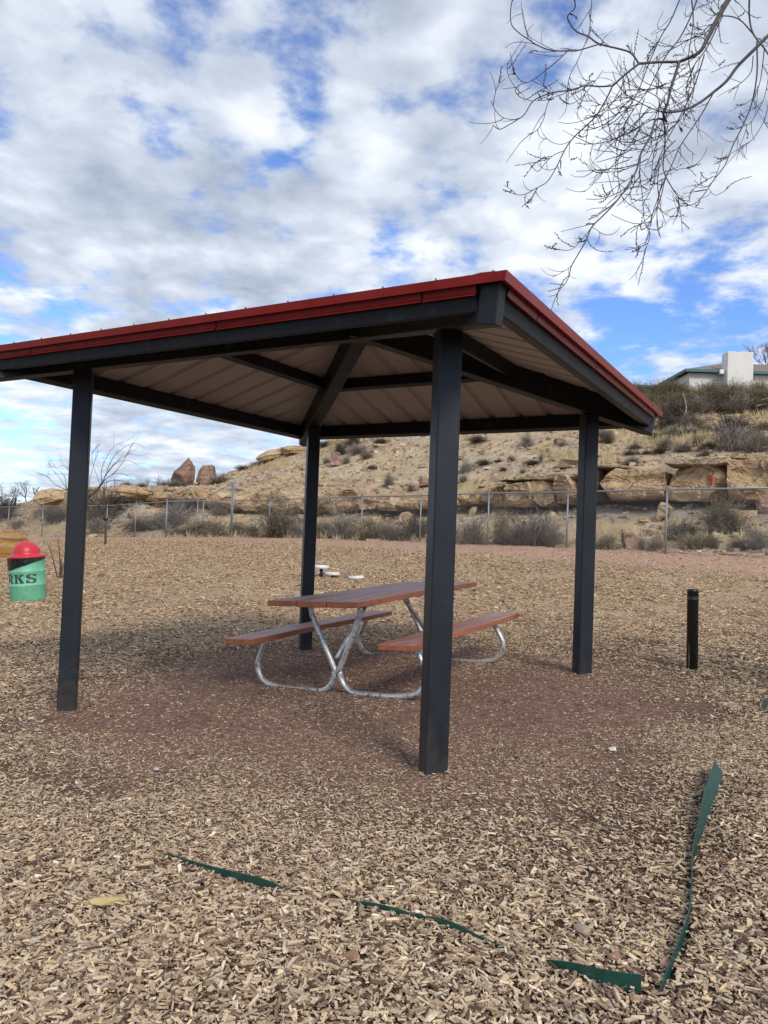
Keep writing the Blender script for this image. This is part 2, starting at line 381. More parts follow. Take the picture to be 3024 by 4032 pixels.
    hh = math_('ADD', tone.outputs[0], math_('MULTIPLY', noise(14, 6, .7), .8)); L.new(hh, bp.inputs['Height']); L.new(bp.outputs[0], b.inputs['Normal'])
    return m
MT['ground'] = ground_mat()
g = grid_mesh('ground', P, MT['ground'], flip=True, wrap=True)
tag(g, kind='structure', label='park ground of brown earth under wood chips')

# ------------------------------------------------------------------ hill (profile per image column, in metres)
def tab(s): a = np.array(s, float).reshape(-1, 2); return a[:, 0], a[:, 1]
_vf = tab([-1500, 2070, -400, 2100, 0, 2110, 160, 2114, 417, 2122, 652, 2116, 1051, 2119, 1421, 2131, 1652, 2142, 1919, 2151, 2230, 2167, 2620, 2184, 3024, 2203, 3400, 2222, 4500, 2280])
_vlb = tab([-1500, 2060, 0, 2050, 300, 2010, 560, 1985, 770, 1985, 954, 2009, 1280, 2020, 1410, 2009, 1681, 2002, 1800, 1988, 2130, 1990, 2267, 1977, 2352, 1966, 2620, 1964, 2860, 1966, 3024, 1972, 3400, 1985, 4500, 2000])
_vlt = tab([-1500, 2010, -100, 2015, 60, 2000, 170, 1975, 265, 1935, 450, 1932, 600, 1926, 850, 1926, 927, 1950, 1057, 1934, 1253, 1926, 1415, 1940, 1681, 1946, 1804, 1942, 1949, 1912, 2110, 1886, 2267, 1856, 2352, 1834, 2600, 1836, 2640, 1818, 2860, 1800, 3024, 1798, 3400, 1790, 4500, 1790])
_vtp = tab([-1500, 2000, -100, 1998, 60, 1988, 170, 1966, 265, 1925, 450, 1916, 600, 1917, 700, 1908, 850, 1890, 900, 1856, 1025, 1829, 1100, 1793, 1198, 1768, 1258, 1745, 1400, 1700, 1700, 1640, 2100, 1565, 2490, 1556, 2700, 1556, 3024, 1556, 3400, 1550, 4500, 1545])
_dtp = tab([-1500, 12, 0, 12, 500, 12, 800, 15, 1100, 16, 2000, 18, 3024, 20, 4500, 20])   # ridge distance behind the ledge
LD = 5.2
def uslope(u, v=2000):
    d = ray(u, v); return d[0] / d[1]
def prof(u):
    """(Y, v) key rows for image column u: front slope, recess, ledge top, hillside, ridge"""
    vf, vlb, vlt, vtp = (np.interp(u, *t) for t in (_vf, _vlb, _vlt, _vtp)); d0 = float(Df(uslope(u))); dl = d0 + LD
    g = float(sstep(540, 640, u))
    lo = 1 if u > 1500 else .45
    ya = [d0 - .15, d0 + .8, d0 + 2.4, d0 + 4.0, dl - .3 + .8 * g, dl + .1 + 2.1 * g, dl + .2 + 2.1 * g]
    va = [vf + 5, vf - 6, vf * .72 + (vlb + 40 * lo * g) * .28, vf * .35 + (vlb + 40 * lo * g) * .65, vlb + 34 * g * lo, vlb + 12 * g, vlt + 6]
    td = float(np.interp(u, *_dtp))
    for t in (0.1, .3, .5, .7, .85, 1.0):
        ya.append(dl + .2 + 2.1 * g + td * t)
        va.append(vlt + (vtp - vlt) * (t ** .93))
    return np.array(ya), np.array(va)
us = np.arange(-1500, 4500, 10.0)
rows = []
K = np.concatenate([np.linspace(0, 6, 46, endpoint=False), np.linspace(6, 12, 110)])
HP = np.zeros((len(K) + 4, len(us), 3))
for j, u in enumerate(us):
    ya, va = prof(u); k = np.arange(len(ya))
    Y = np.interp(K, k, ya); V = np.interp(K, k, va)
    for i in range(len(K)): HP[i, j] = at(u, V[i], Y[i])
    s = uslope(u); top = HP[len(K) - 1, j]
    for q, (dy, dz) in enumerate(((3, -.15), (10, -.5), (60, -3), (400, -20))):
        HP[len(K) + q, j] = (top[0] + s * dy, top[1] + dy, top[2] + dz)
rel = .16 * fbm(HP * .45, 4) + .07 * fbm(HP * 2.1 + 5, 4)
gul = .35 * np.maximum(0, fbm(np.stack([HP[..., 0] * .5, HP[..., 1] * .12, 0 * HP[..., 0] + 4], -1), 3))
kk = np.concatenate([K, [12, 12, 12, 12]])
amp = np.interp(kk, [0, .5, 3, 5.5, 6.2, 7.5, 12], [0, .25, .9, .4, .25, 1.2, 1.0])[:, None]
HP[..., 2] += rel * amp - gul * np.interp(kk, [6.5, 8, 11, 12], [0, 1, 1, .2])[:, None] * .6
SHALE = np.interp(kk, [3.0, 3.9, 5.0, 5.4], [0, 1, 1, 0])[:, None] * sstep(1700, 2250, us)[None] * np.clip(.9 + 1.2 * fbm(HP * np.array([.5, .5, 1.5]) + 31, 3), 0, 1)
def hill_mat():
    m = bpy.data.materials.new('hill_soil'); m.use_nodes = True; N = m.node_tree.nodes; L = m.node_tree.links; b = N['Principled BSDF']
    b.inputs['Roughness'].default_value = .95; b.inputs['Specular IOR Level'].default_value = .1
    g = N.new('ShaderNodeNewGeometry')
    def noise(sc, det=8, ro=.65, st=None, dist=0):
        n = N.new('ShaderNodeTexNoise'); n.inputs['Scale'].default_value = sc; n.inputs['Detail'].default_value = det; n.inputs['Roughness'].default_value = ro; n.inputs['Distortion'].default_value = dist
        if st:
            mp = N.new('ShaderNodeMapping'); mp.inputs['Scale'].default_value = st; L.new(g.outputs['Position'], mp.inputs['Vector']); L.new(mp.outputs[0], n.inputs['Vector'])
        else: L.new(g.outputs['Position'], n.inputs['Vector'])
        return n.outputs['Fac']
    def ramp(v, *st):
        r = N.new('ShaderNodeValToRGB'); e = r.color_ramp.elements
        while len(e) < len(st): e.new(.5)
        for q, (p_, c_) in zip(e, st): q.position = p_; q.color = (*c_, 1)
        L.new(v, r.inputs['Fac']); return r.outputs['Color']
    def mix(f, a, c, bt='MIX'):
        x = N.new('ShaderNodeMix'); x.data_type = 'RGBA'; x.blend_type = bt; L.new(f, x.inputs[0])
        for i, q in ((6, a), (7, c)):
            if isinstance(q, tuple): x.inputs[i].default_value = (*q, 1)
            else: L.new(q, x.inputs[i])
        return x.outputs[2]
    def mr(v, a, c, lo=0, hi=1):
        x = N.new('ShaderNodeMapRange'); x.interpolation_type = 'SMOOTHSTEP'; L.new(v, x.inputs['Value'])
        for k, q in (('From Min', a), ('From Max', c), ('To Min', lo), ('To Max', hi)): x.inputs[k].default_value = q
        return x.outputs[0]
    base = ramp(noise(.5, 8, .6, (1, 1, 1.8), .5), (.3, (.46, .345, .20)), (.5, (.55, .425, .26)), (.7, (.64, .52, .35)))
    pale = mr(noise(.22, 5, .6, (1, 1, 2.5)), .52, .62, 0, .7)
    c = mix(pale, base, (.46, .42, .34))
    yel = mr(noise(.17, 4, .6, (1, 1.6, 3), .3), .53, .62, 0, .6); c = mix(yel, c, (.47, .33, .13))
    red = mr(noise(.3, 6, .6), .54, .64, 0, .5); c = mix(red, c, (.33, .20, .14))
    v = N.new('ShaderNodeTexVoronoi'); v.inputs['Scale'].default_value = 7; L.new(g.outputs['Position'], v.inputs['Vector'])
    sc = N.new('ShaderNodeSeparateColor'); L.new(v.outputs['Color'], sc.inputs[0])
    st = mr(sc.outputs[0], .55, 1, 0, .55); c = mix(st, c, (.48, .38, .27))
    dk = mr(sc.outputs[1], .75, 1, 0, .4); c = mix(dk, c, (.20, .145, .10))
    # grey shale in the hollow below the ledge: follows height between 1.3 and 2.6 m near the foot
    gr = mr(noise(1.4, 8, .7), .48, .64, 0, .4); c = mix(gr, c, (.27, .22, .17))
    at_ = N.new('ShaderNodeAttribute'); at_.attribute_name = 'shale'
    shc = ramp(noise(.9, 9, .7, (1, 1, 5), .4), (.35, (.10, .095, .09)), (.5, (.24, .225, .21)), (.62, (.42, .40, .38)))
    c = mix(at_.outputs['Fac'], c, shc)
    L.new(c, b.inputs['Base Color'])
    bp = N.new('ShaderNodeBump'); bp.inputs['Strength'].default_value = .9; bp.inputs['Distance'].default_value = .12
    n = noise(3.5, 10, .75); ad = N.new('ShaderNodeMath'); ad.operation = 'ADD'; L.new(n, ad.inputs[0]); L.new(sc.outputs[0], ad.inputs[1])
    L.new(ad.outputs[0], bp.inputs['Height']); L.new(bp.outputs[0], b.inputs['Normal'])
    return m
MT['hill'] = hill_mat()
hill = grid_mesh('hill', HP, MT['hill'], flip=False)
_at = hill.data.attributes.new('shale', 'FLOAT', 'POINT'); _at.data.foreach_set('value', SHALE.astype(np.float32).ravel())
tag(hill, kind='structure', label='dry tan hillside strewn with stones behind the fence')
def shale_mat():
    return mat('grey_shale', (.27, .25, .23), .95, var=.45, vscale=1.2, bump=.8, bscale=6, dirt=((.10, .09, .085), 1.0, .5, .6), stretch=(.6, .6, 3))

def hp(u, v):
    """world point of the hill where column u shows height v"""
    j = (u - us[0]) / 10.0; j0 = int(max(0, min(len(us) - 2, math.floor(j)))); t = j - j0
    col = HP[:len(K), j0] * (1 - t) + HP[:len(K), j0 + 1] * t
    d = col - CO; z = d @ FW; vv = IH / 2 - F * (d @ UP) / z
    if v > vv[0]: return col[0]
    i = np.where(vv <= v)[0]
    if len(i) == 0: return col[-1]
    i = i[0]
    if i == 0: return col[0]
    a = (vv[i - 1] - v) / (vv[i - 1] - vv[i] + 1e-9); return col[i - 1] * (1 - a) + col[i] * a

# ------------------------------------------------------------------ rocks
def cube_grid(n):
    V = []; Q = []; c = 0
    for ax in range(3):
        for s in (-1, 1):
            a = np.linspace(-1, 1, n + 1); A, B = np.meshgrid(a, a, indexing='ij'); W = np.full_like(A, s)
            p = [None] * 3; p[ax] = W; p[(ax + 1) % 3] = A; p[(ax + 2) % 3] = B
            P_ = np.stack(p, -1).reshape(-1, 3); i = np.arange((n + 1) ** 2).reshape(n + 1, n + 1) + c
            q = np.stack([i[:-1, :-1], i[1:, :-1], i[1:, 1:], i[:-1, 1:]], -1).reshape(-1, 4)
            if s < 0: q = q[:, ::-1]
            V.append(P_); Q.append(q); c += (n + 1) ** 2
    V = np.concatenate(V); Q = np.concatenate(Q)
    key = np.round(V * 1000).astype(int); u, inv = np.unique(key, axis=0, return_inverse=True); inv = inv.ravel()
    VV = np.zeros((len(u), 3)); VV[inv] = V
    return VV, inv[Q]
CG = {n: cube_grid(n) for n in (8, 14, 20, 40)}
def rock(name, loc, size, seed, m, n=14, cuts=7, rz=0, tilt=(0, 0), rough=.06, boxy=.6, strata=0, parent=None, taper=0, shear=0):
    """angular stone: cube grid trimmed by planes, then roughened. size = full extents, loc = bottom centre"""
    r = np.random.default_rng(seed); V, Q = CG[n]; V = V.copy()
    sph = V / np.linalg.norm(V, axis=1)[:, None] * 1.15
    V = V * boxy + sph * (1 - boxy)
    for _ in range(cuts):
        d = r.normal(size=3); d[2] *= .7; d /= np.linalg.norm(d); off = r.uniform(.62, .95)
        e = V @ d - off; V = V - np.maximum(e, 0)[:, None] * d
    size = np.asarray(size, float); W = V * size / 2
    sc = 1.6 / max(size.min(), .05)
    nn = fbm(W * sc * .6 + seed, 3)[:, None] * rough * 1.4 + fbm(W * sc * 2.4 + seed * 2, 3)[:, None] * rough * .5
    W = W + V / (np.linalg.norm(V, axis=1)[:, None]) * nn * size.min()
    if strata:
        zz = W[:, 2] / size[2]; g_ = vnoise(np.stack([0 * zz, zz * strata + .15 * W[:, 0] / size[0], 0 * zz + seed], -1))
        W[:, :2] *= (1 + .05 * np.sign(g_) * np.minimum(1, abs(g_) * 6))[:, None]
    W[:, 2] -= W[:, 2].min()
    hh_ = W[:, 2:3] / size[2]; W[:, 0:1] = W[:, 0:1] * (1 - taper * hh_) + shear * size[0] * hh_ ** 1.5; W[:, 1:2] *= (1 - taper * hh_)
    Mx = Matrix.Rotation(rz, 3, 'Z') @ Matrix.Rotation(tilt[0], 3, 'X') @ Matrix.Rotation(tilt[1], 3, 'Y')
    W = W @ np.array(Mx).T
    o = quads(name, W, Q, m, parent, smooth=False); o.location = loc
    return o

# ledge: every big block of the sandstone band is a stone of its own
def block(u0, u1, vt0, vt1, vb, seed, m, depth=2.6, dD=0.0, lean=0.0, n=(26, 12, 8), rough=.5):
    yl = lambda u: float(Df(uslope(u))) + LD + dD
    A0, B0 = at(u0, vb, yl(u0)), at(u1, vb, yl(u1)); A1, B1 = at(u0, vt0, yl(u0)), at(u1, vt1, yl(u1))
    back = np.array([.55, .83, 0]) * depth
    r = np.random.default_rng(seed)
    V, Q = CG[40 if u1 - u0 > 50 else 20]; V = V.copy()
    # slightly chamfered box
    for _ in range(9):
        d = r.normal(size=3); d /= np.linalg.norm(d); d = d * .6 + np.sign(d) * .4; d /= np.linalg.norm(d); off = r.uniform(1.12, 1.42)
        e = V @ d - off; V = V - np.maximum(e, 0)[:, None] * d
    X = (V[:, :1] + 1) / 2; Yd = (V[:, 1:2] + 1) / 2; Z = (V[:, 2:] + 1) / 2
    W = (A0 * (1 - X) + B0 * X) * (1 - Z) + (A1 * (1 - X) + B1 * X) * Z + back * Yd
    h = max(.3, A1[2] - A0[2])
    zz = W[:, 2] * 2.6 + .25 * fbm(W * .5, 2)
    st = vnoise(np.stack([0 * zz + seed, zz, 0 * zz], -1)); st = np.sign(st) * np.minimum(1, abs(st) * 5)
    nrm = -back / np.linalg.norm(back)
    big = fbm(W * .9 + seed, 3); fr = fbm(W * np.array([.8, .8, 1.3]) + seed * 3, 2); fr = np.round(fr * 5) / 5; fr2 = np.round(fbm(W * np.array([2.2, 2.2, 3]) + seed, 2) * 4) / 4
    W = W + nrm * (.07 * st + .22 * big * rough + .42 * fr * rough + .10 * fr2)[:, None] * (1 - Yd)
    W[:, 2] += .05 * fbm(W * 1.5 + 3, 3) * h
    W = W + .045 * np.stack([fbm(W * 3 + k * 7, 3) for k in range(3)], -1)
    # under-cut foot
    W = W - nrm * (.35 * np.maximum(0, .25 - Z[:, 0]) * (1 - Yd[:, 0]))[:, None] * 1.5
    c = W.mean(0); c[2] = W[:, 2].min()
    o = quads('sandstone_block', W - c, Q, m); o.location = c
    return o
BL = [
 (540, 610, 1932, 1926, 1972, 's', 'low tan ledge block at the left end of the sandstone band'),
 (614, 690, 1927, 1925, 1972, 's', 'tan ledge block just below the taller standing red rock'),
 (694, 772, 1926, 1926, 1974, 's', 'flat topped tan ledge block below the smaller standing red rock'),
 (776, 862, 1936, 1940, 1988, 's', 'tan ledge block behind the sloping fence rail'),
 (868, 930, 1955, 1950, 2004, 'p', 'narrow pinkish ledge block left of the tall fence post'),
 (935, 1040, 1952, 1940, 2010, 's', 'tan ledge block just right of the tall fence post'),
 (1046, 1172, 1931, 1934, 2016, 's', 'long tan ledge block with an upright crack at its right end'),
 (1178, 1256, 1946, 1932, 2018, 's', 'tan ledge block left of the back shelter post'),
 (1261, 1318, 1932, 1926, 2018, 'p', 'short block of the ledge seen just right of the back shelter post'),
 (1322, 1412, 1938, 1932, 2012, 'p', 'upright cracked ledge block beside a dark cleft'),
 (1419, 1492, 1958, 1957, 2006, 's', 'square tan ledge block right of the dark cleft'),
 (1496, 1560, 1960, 1958, 2010, 's', 'pinkish tan ledge block above the long dark hollow'),
 (1566, 1640, 1964, 1960, 2003, 's', 'broken ledge block left of the second fence post from the near shelter post'),
 (1646, 1738, 1954, 1950, 2000, 's', 'ledge block partly hidden by the near shelter post'),
 (1744, 1800, 1946, 1942, 1988, 's', 'small tan ledge block just right of the near shelter post'),
 (1804, 1838, 1949, 1949, 1986, 's', 'smallest squarish block of the ledge'),
 (1842, 1878, 1946, 1942, 1982, 's', 'small dark sided ledge block beside a gap'),
 (1882, 1986, 1926, 1914, 1994, 's', 'stepped tan ledge block behind a fence post'),
 (1990, 2086, 1908, 1898, 1992, 'p', 'smooth pinkish ledge block under a thin overhanging slab'),
 (2090, 2182, 1898, 1886, 1992, 's', 'tan ledge block with a deep slanting crack'),
 (2186, 2262, 1880, 1866, 1982, 'p', 'angular brown ledge block left of the right rear shelter post'),
 (2266, 2350, 1866, 1834, 1972, 's', 'ledge block partly hidden behind the right rear shelter post'),
 (2354, 2612, 1834, 1856, 1966, 's', 'longest tan ledge block with a rounded overhanging right end'),
 (2632, 2856, 1832, 1822, 1972, 'p', 'big tan ledge block with a small red paint mark'),
 (2862, 3060, 1806, 1798, 1970, 's', 'tall ledge block with a dark stain at the right edge of the photo'),
]
for i, (u0, u1, a, b_, vb, mk, lab) in enumerate(BL):
    o = block(u0, u1, a, b_, vb, 100 + i, MT['sand'] if mk == 's' else MT['sand_pink'], rough=1.0 if u1 - u0 > 60 else .7, dD=[0, .25, -.15, .1][i % 4])
    tag(o, lab, 'rock', 'sandstone blocks of the ledge')
    if 'red paint mark' in lab:
        P0 = at(2810, 1890, float(Df(uslope(2810))) + LD - .12)
        mb = MB(); mb.box((0, 0, 0), (.035, -.03, 0), (.01, .02, .0), (.01, 0, .10)); 
        w = MB(); w.add([(-.04, 0, -.12), (.03, -.01, -.13), (.045, 0, .0), (.02, 0, .12), (-.05, 0, .11), (-.02, 0, 0), (-.04, .3, -.12), (.03, .3, -.13), (.045, .3, 0), (.02, .3, .12), (-.05, .3, .11), (-.02, .3, 0)],
            [(0, 1, 2, 5), (5, 2, 3, 4), (0, 6, 7, 1), (1, 7, 8, 2), (2, 8, 9, 3), (3, 9, 10, 4), (4, 10, 11, 5), (5, 11, 6, 0)])
        pm = w.build('paint_mark', MT['redpaint'], o); pm.location = Vector(P0) - o.location
# thin cap slabs lying on the ledge
for (u0, u1, a, b_, th, dD, lab) in ((1960, 2272, 1893, 1852, 16, -.25, 'long thin slab overhanging the pinkish ledge block'), (2612, 2862, 1812, 1800, 26, -.1, 'thick cracked cap slab on the block with the red mark'), (2290, 2470, 1824, 1832, 12, 0, 'thin flat slab on the longest ledge block'), (1330, 1395, 1926, 1926, 14, -.1, 'small cap stone on the cracked upright block'), (2872, 3060, 1794, 1788, 16, .5, 'pale flat slab topping the stained block at the right edge of the photo'), (1948, 1990, 1898, 1898, 24, -.1, 'rounded stacked stone left of the long thin slab')):
    o = block(u0, u1, a, b_, (a + b_) / 2 + th, 300 + u0, MT['pale_rock'], depth=2.2, dD=dD, rough=.25)
    o.name = 'cap_slab'; tag(o, lab, 'rock', 'thin slabs on the ledge')

RK = [  # u, v base, w px, h px, material, kind-of-tilt, label
 (708, 1912, 142, 108, 'red_rock', 0, 'tallest red standing rock on the hill crest', 11),
 (808, 1904, 112, 86, 'red_rock', .15, 'smaller split red rock leaning on the crest beside the tallest one', 17),
 (225, 1972, 150, 52, 'sand', -.3, 'large sloping tan slab on the bank left of the left shelter post', 13),
 (540, 1962, 170, 50, 'sand', .05, 'broad smooth rounded tan rock below the crest', 14),
 (1322, 1834, 62, 50, 'pink_rock', 0, 'dusty pink boulder beside dark shrubs high on the slope', 15),
 (1672, 1915, 60, 44, 'pink_rock', .1, 'pink boulder just left of the near shelter post', 16),
 (2208, 1752, 66, 26, 'pink_rock', .1, 'flat pink boulder under the roof edge left of the right rear post', 17),
 (2492, 2152, 92, 78, 'pink_rock', 0, 'squarish pinkish boulder standing behind the fence by the right rear post', 18),
 (2536, 2056, 56, 18, 'sand', 0, 'flat brown rock left of the leaning slabs', 19),
 (2580, 2052, 52, 78, 'pale_rock', .55, 'taller of two slabs leaning together under the ledge', 20),
 (2622, 2046, 40, 70, 'sand_pink', -.1, 'right one of two slabs leaning together under the ledge', 21),
 (2822, 2146, 72, 48, 'pale_rock', .4, 'tilted striped pale boulder among shrubs', 22),
 (2896, 2118, 48, 22, 'pale_rock', 0, 'low yellowish boulder right of the striped one', 23),
 (2996, 2112, 84, 38, 'pale_rock', 0, 'pale boulder behind the fence at the right edge of the photo', 24),
 (2905, 2042, 96, 40, 'sand', .2, 'layered tan rock under the ledge near the right edge of the photo', 25),
 (3000, 2020, 90, 60, 'pink_rock', .5, 'sloping slab fallen from the ledge at the right edge', 26),
 (1848, 2032, 32, 44, 'pale_rock', .5, 'small slab tilted on its end below the smallest ledge block', 27),
 (2172, 2056, 52, 50, 'sand_pink', -.2, 'wedge shaped stone under the overhang left of a fence post', 28),
 (622, 2000, 52, 42, 'orange_rock', 0, 'orange stained square block above the fence corner', 29),
 (487, 2004, 42, 24, 'pink_rock', 0, 'pink stone low on the bank left of the orange block', 30),
 (510, 2040, 36, 26, 'pink_rock', .3, 'pinkish wedge stone below the other pink one on the bank', 31),
 (585, 2040, 36, 20, 'pale_rock', .2, 'small pale stone beside the wedge stone', 32),
 (496, 2080, 30, 36, 'pale_rock', 0, 'upright pale block at the foot of the bank', 33),
 (712, 1975, 60, 24, 'pink_rock', 0, 'rounded pink boulder below the ledge near the fence corner', 34),
 (672, 1976, 34, 22, 'pink_rock', 0, 'small pink boulder touching the rounded one', 35),
 (366, 2124, 56, 22, 'pale_rock', .1, 'flat pale stone just right of the left shelter post', 36),
 (1475, 2062, 62, 28, 'sand', 0, 'low tan boulder behind yellowish shrubs', 37),
 (1596, 2062, 60, 40, 'sand', .2, 'rough tan boulder between shrubs left of the near shelter post', 38),
 (945, 2060, 50, 34, 'sand', 0, 'tan boulder below the ledge near the tall fence post', 39),
 (1190, 2056, 60, 30, 'sand', .1, 'tan boulder fallen below the long ledge block', 40),
 (1160, 1786, 110, 26, 'sand', -.1, 'overhanging tan caprock on the crest left of the back post', 41),
 (1065, 1812, 110, 34, 'sand', -.25, 'mossy sloping slab on the crest below the caprock', 42),
 (1490, 1762, 60, 14, 'pale_rock', 0, 'thin flat pale rock high on the slope', 43),
]
for (u, v, w, h, mk, tl, lab, sd) in RK:
    p = hp(u, v); k = p[1] / F; s = (w * k * .95, max(h * k * 1.2, w * k * .7), h * k * 1.1)
    o = rock('boulder', p - np.array([0, 0, .12 * h * k]), s, sd, MT[mk], n=20, cuts=12 if mk != 'sand' else 7, rz=.2 * (sd % 5 - 2), tilt=(0, tl), rough=.09, boxy=.55 if h / w < 1.2 else .75, strata=3 if mk in ('sand', 'pale_rock', 'orange_rock') else 0, taper=.66 if sd == 11 else .5 if sd == 17 and u < 900 else 0, shear=.26 if sd == 11 else .1 if sd == 17 and u < 900 else 0)
    tag(o, lab, 'rock')
p = gnd(55, 2196); k = p[1] / F
o = rock('boulder', p - np.array([.1, 0, .15]), (190 * k, 120 * k, 112 * k), 63, MT['orange_rock'], n=20, cuts=5, rz=.25, rough=.06, boxy=.92, strata=6, taper=.22)
tag(o, 'big layered orange sandstone boulder behind the green barrel', 'rock')

# loose stones strewn over the hill: one mass
def scatter_stones(n, seed):
    r = np.random.default_rng(seed); V8, Q8 = CG[8] if False else (None, None)
    base = np.array([(x, y, z) for x in (-1, 1) for y in (-1, 1) for z in (-1, 1)], float)
    q = np.array([(0, 1, 3, 2), (4, 6, 7, 5), (0, 4, 5, 1), (2, 3, 7, 6), (0, 2, 6, 4), (1, 5, 7, 3)])
    c = r.uniform(120, len(us) - 120, n * 3).astype(int)
    rr = np.where(r.random(n * 3) < .3, r.uniform(4, 44, n * 3), r.uniform(50, len(K) - 2, n * 3)).astype(int)
    P_ = HP[rr, c]; dens = fbm(P_ * .35 + 9, 3) + .25
    keep = r.random(n * 3) < np.clip(dens + .45, .08, 1); P_ = P_[keep][:n]; m_ = len(P_)
    P_ = P_ + np.stack([r.uniform(-.25, .25, m_), r.uniform(-.25, .25, m_), np.full(m_, .0)], 1)
    s = .026 * np.exp(r.normal(0, .6, m_)) + .012; s = np.minimum(s, .24)
    V = base[None] * (1 + .35 * r.uniform(-1, 1, (m_, 8, 3))) * s[:, None, None] * np.stack([r.uniform(.8, 1.7, m_), r.uniform(.8, 1.5, m_), r.uniform(.4, .8, m_)], 1)[:, None]
    a = r.uniform(0, 6.28, m_); ca, sa = np.cos(a)[:, None], np.sin(a)[:, None]
    V = np.stack([V[..., 0] * ca - V[..., 1] * sa, V[..., 0] * sa + V[..., 1] * ca, V[..., 2]], -1) + P_[:, None]
    Q = (q[None] + np.arange(m_)[:, None, None] * 8).reshape(-1, 4)
    return V.reshape(-1, 3), Q
V, Q = scatter_stones(14000, 5)
MT['stones'] = island_mat('loose_stone', ((0, (.26, .17, .11)), (.3, (.38, .28, .18)), (.6, (.46, .36, .24)), (.85, (.42, .28, .21)), (1, (.60, .52, .42))), .95, .25, 12)
tag(quads('rubble', V, Q, MT['stones']), 'loose tan and pink stones strewn over the hillside', 'rubble', kind='stuff')

# ------------------------------------------------------------------ plants
def bush_mesh(name, seed, twigs, h, w, up=.5, rad=.006, m=None, leaf=0, leafsz=.02, m2=None, droop=0.0, sub=3):
    """dense clump of thin branching stems; leaf = little faces spread over the stems"""
    r = np.random.default_rng(seed); segs = 5
    n = twigs
    az = r.uniform(0, 6.283, n); el = np.clip(r.normal(up, .28, n), .12, 1.0) * math.pi / 2
    ln = r.uniform(.55, 1.05, n)
    d = np.stack([np.cos(az) * np.cos(el) * w / 2, np.sin(az) * np.cos(el) * w / 2, np.sin(el) * h], 1) * ln[:, None]
    t = np.linspace(0, 1, segs)
    bend = r.normal(0, .16, (n, 3)) * np.array([w, w, h * .6])
    base = np.stack([r.normal(0, .09 * w, n), r.normal(0, .09 * w, n), np.zeros(n)], 1)
    P_ = base[:, None] + d[:, None] * t[None, :, None] + bend[:, None] * (t * t)[None, :, None] + r.normal(0, .02, (n, segs, 3)) * h * t[None, :, None]
    P_[..., 2] -= droop * (t ** 2)[None] * h
    chains = [P_]; rads = [np.linspace(1, .35, segs)[None] * rad * r.uniform(.7, 1.3, (n, 1))]
    for _ in range(sub):   # side twigs
        i = r.integers(0, n, n); j = r.integers(1, segs - 1, n); s0 = P_[i, j]; dirn = P_[i, j + 1] - P_[i, j]; L_ = np.linalg.norm(d[i], axis=1) * r.uniform(.2, .5, n)
        dv = dirn / (np.linalg.norm(dirn, axis=1)[:, None] + 1e-9) + r.normal(0, .55, (n, 3)); dv /= np.linalg.norm(dv, axis=1)[:, None]
        dv[:, 2] = np.abs(dv[:, 2]) * .8 + .1
        chains.append(s0[:, None] + dv[:, None] * (L_[:, None] * t)[..., None] + r.normal(0, .012, (n, segs, 3)) * h * t[None, :, None])
        rads.append(np.linspace(.6, .25, segs)[None] * rad * np.ones((n, 1)))
    C_ = np.concatenate(chains); C_[..., 2] = np.maximum(C_[..., 2], -.02); Rd = np.concatenate(rads); nc = len(C_)
    ang = np.arange(3) * 2.0944
    off = np.stack([np.cos(ang), np.sin(ang), 0 * ang], 1)
    V = C_[:, :, None] + Rd[:, :, None, None] * off[None, None]
    idx = np.arange(nc * segs * 3).reshape(nc, segs, 3)
    Q = np.stack([idx[:, :-1, :], np.roll(idx, -1, 2)[:, :-1, :], np.roll(idx, -1, 2)[:, 1:, :], idx[:, 1:, :]], -1).reshape(-1, 4)
    V = V.reshape(-1, 3)
    mi = np.zeros(len(Q), int)
    if leaf:
        ii = r.integers(0, nc, leaf); jj = r.uniform(.3, 1, leaf) * (segs - 1); j0 = np.minimum(jj.astype(int), segs - 2); tt = (jj - j0)[:, None]
        c = C_[ii, j0] * (1 - tt) + C_[ii, j0 + 1] * tt + r.normal(0, leafsz * .8, (leaf, 3))
        a = r.normal(size=(leaf, 3)); a[:, 2] += .8; a /= np.linalg.norm(a, axis=1)[:, None]; b = np.cross(a, r.normal(size=(leaf, 3))); b /= np.linalg.norm(b, axis=1)[:, None]
        a *= leafsz * r.uniform(.7, 1.5, (leaf, 1)); b *= leafsz * .4
        LV = np.stack([c - a * .5, c + b * .6, c + a, c - b * .6], 1).reshape(-1, 3)
        Q = np.concatenate([Q, np.arange(leaf * 4).reshape(-1, 4) + len(V)]); V = np.concatenate([V, LV]); mi = np.concatenate([mi, np.ones(leaf, int)])
    o = quads(name, V, Q, [m] + ([m2] if m2 else []))
    o.data.polygons.foreach_set('material_index', mi if m2 else mi * 0)
    return o
def bmat(n, c, var=.35):
    return mat(n, c, .9, spec=.15, var=var, vscale=3)
MT['b_grey'] = bmat('grey_brush', (.28, .24, .205)); MT['b_dark'] = bmat('dark_brush', (.13, .108, .09)); MT['b_olive'] = bmat('olive_brush', (.22, .18, .115)); MT['b_yel'] = bmat('yellow_brush', (.33, .265, .125))
MT['l_grey'] = bmat('grey_green_leaf', (.24, .22, .17)); MT['l_olive'] = bmat('olive_leaf', (.19, .165, .095)); MT['l_dark'] = bmat('dark_leaf', (.085, .08, .055)); MT['l_yel'] = bmat('straw_seed_head', (.48, .40, .22))
MT['straw'] = bmat('dry_straw', (.50, .40, .23), .3)
proto = {}
def P0(k, *a, **kw):
    o = bush_mesh('shrub', *a, **kw); proto.setdefault(k, []).append(o.data); bpy.data.objects.remove(o)
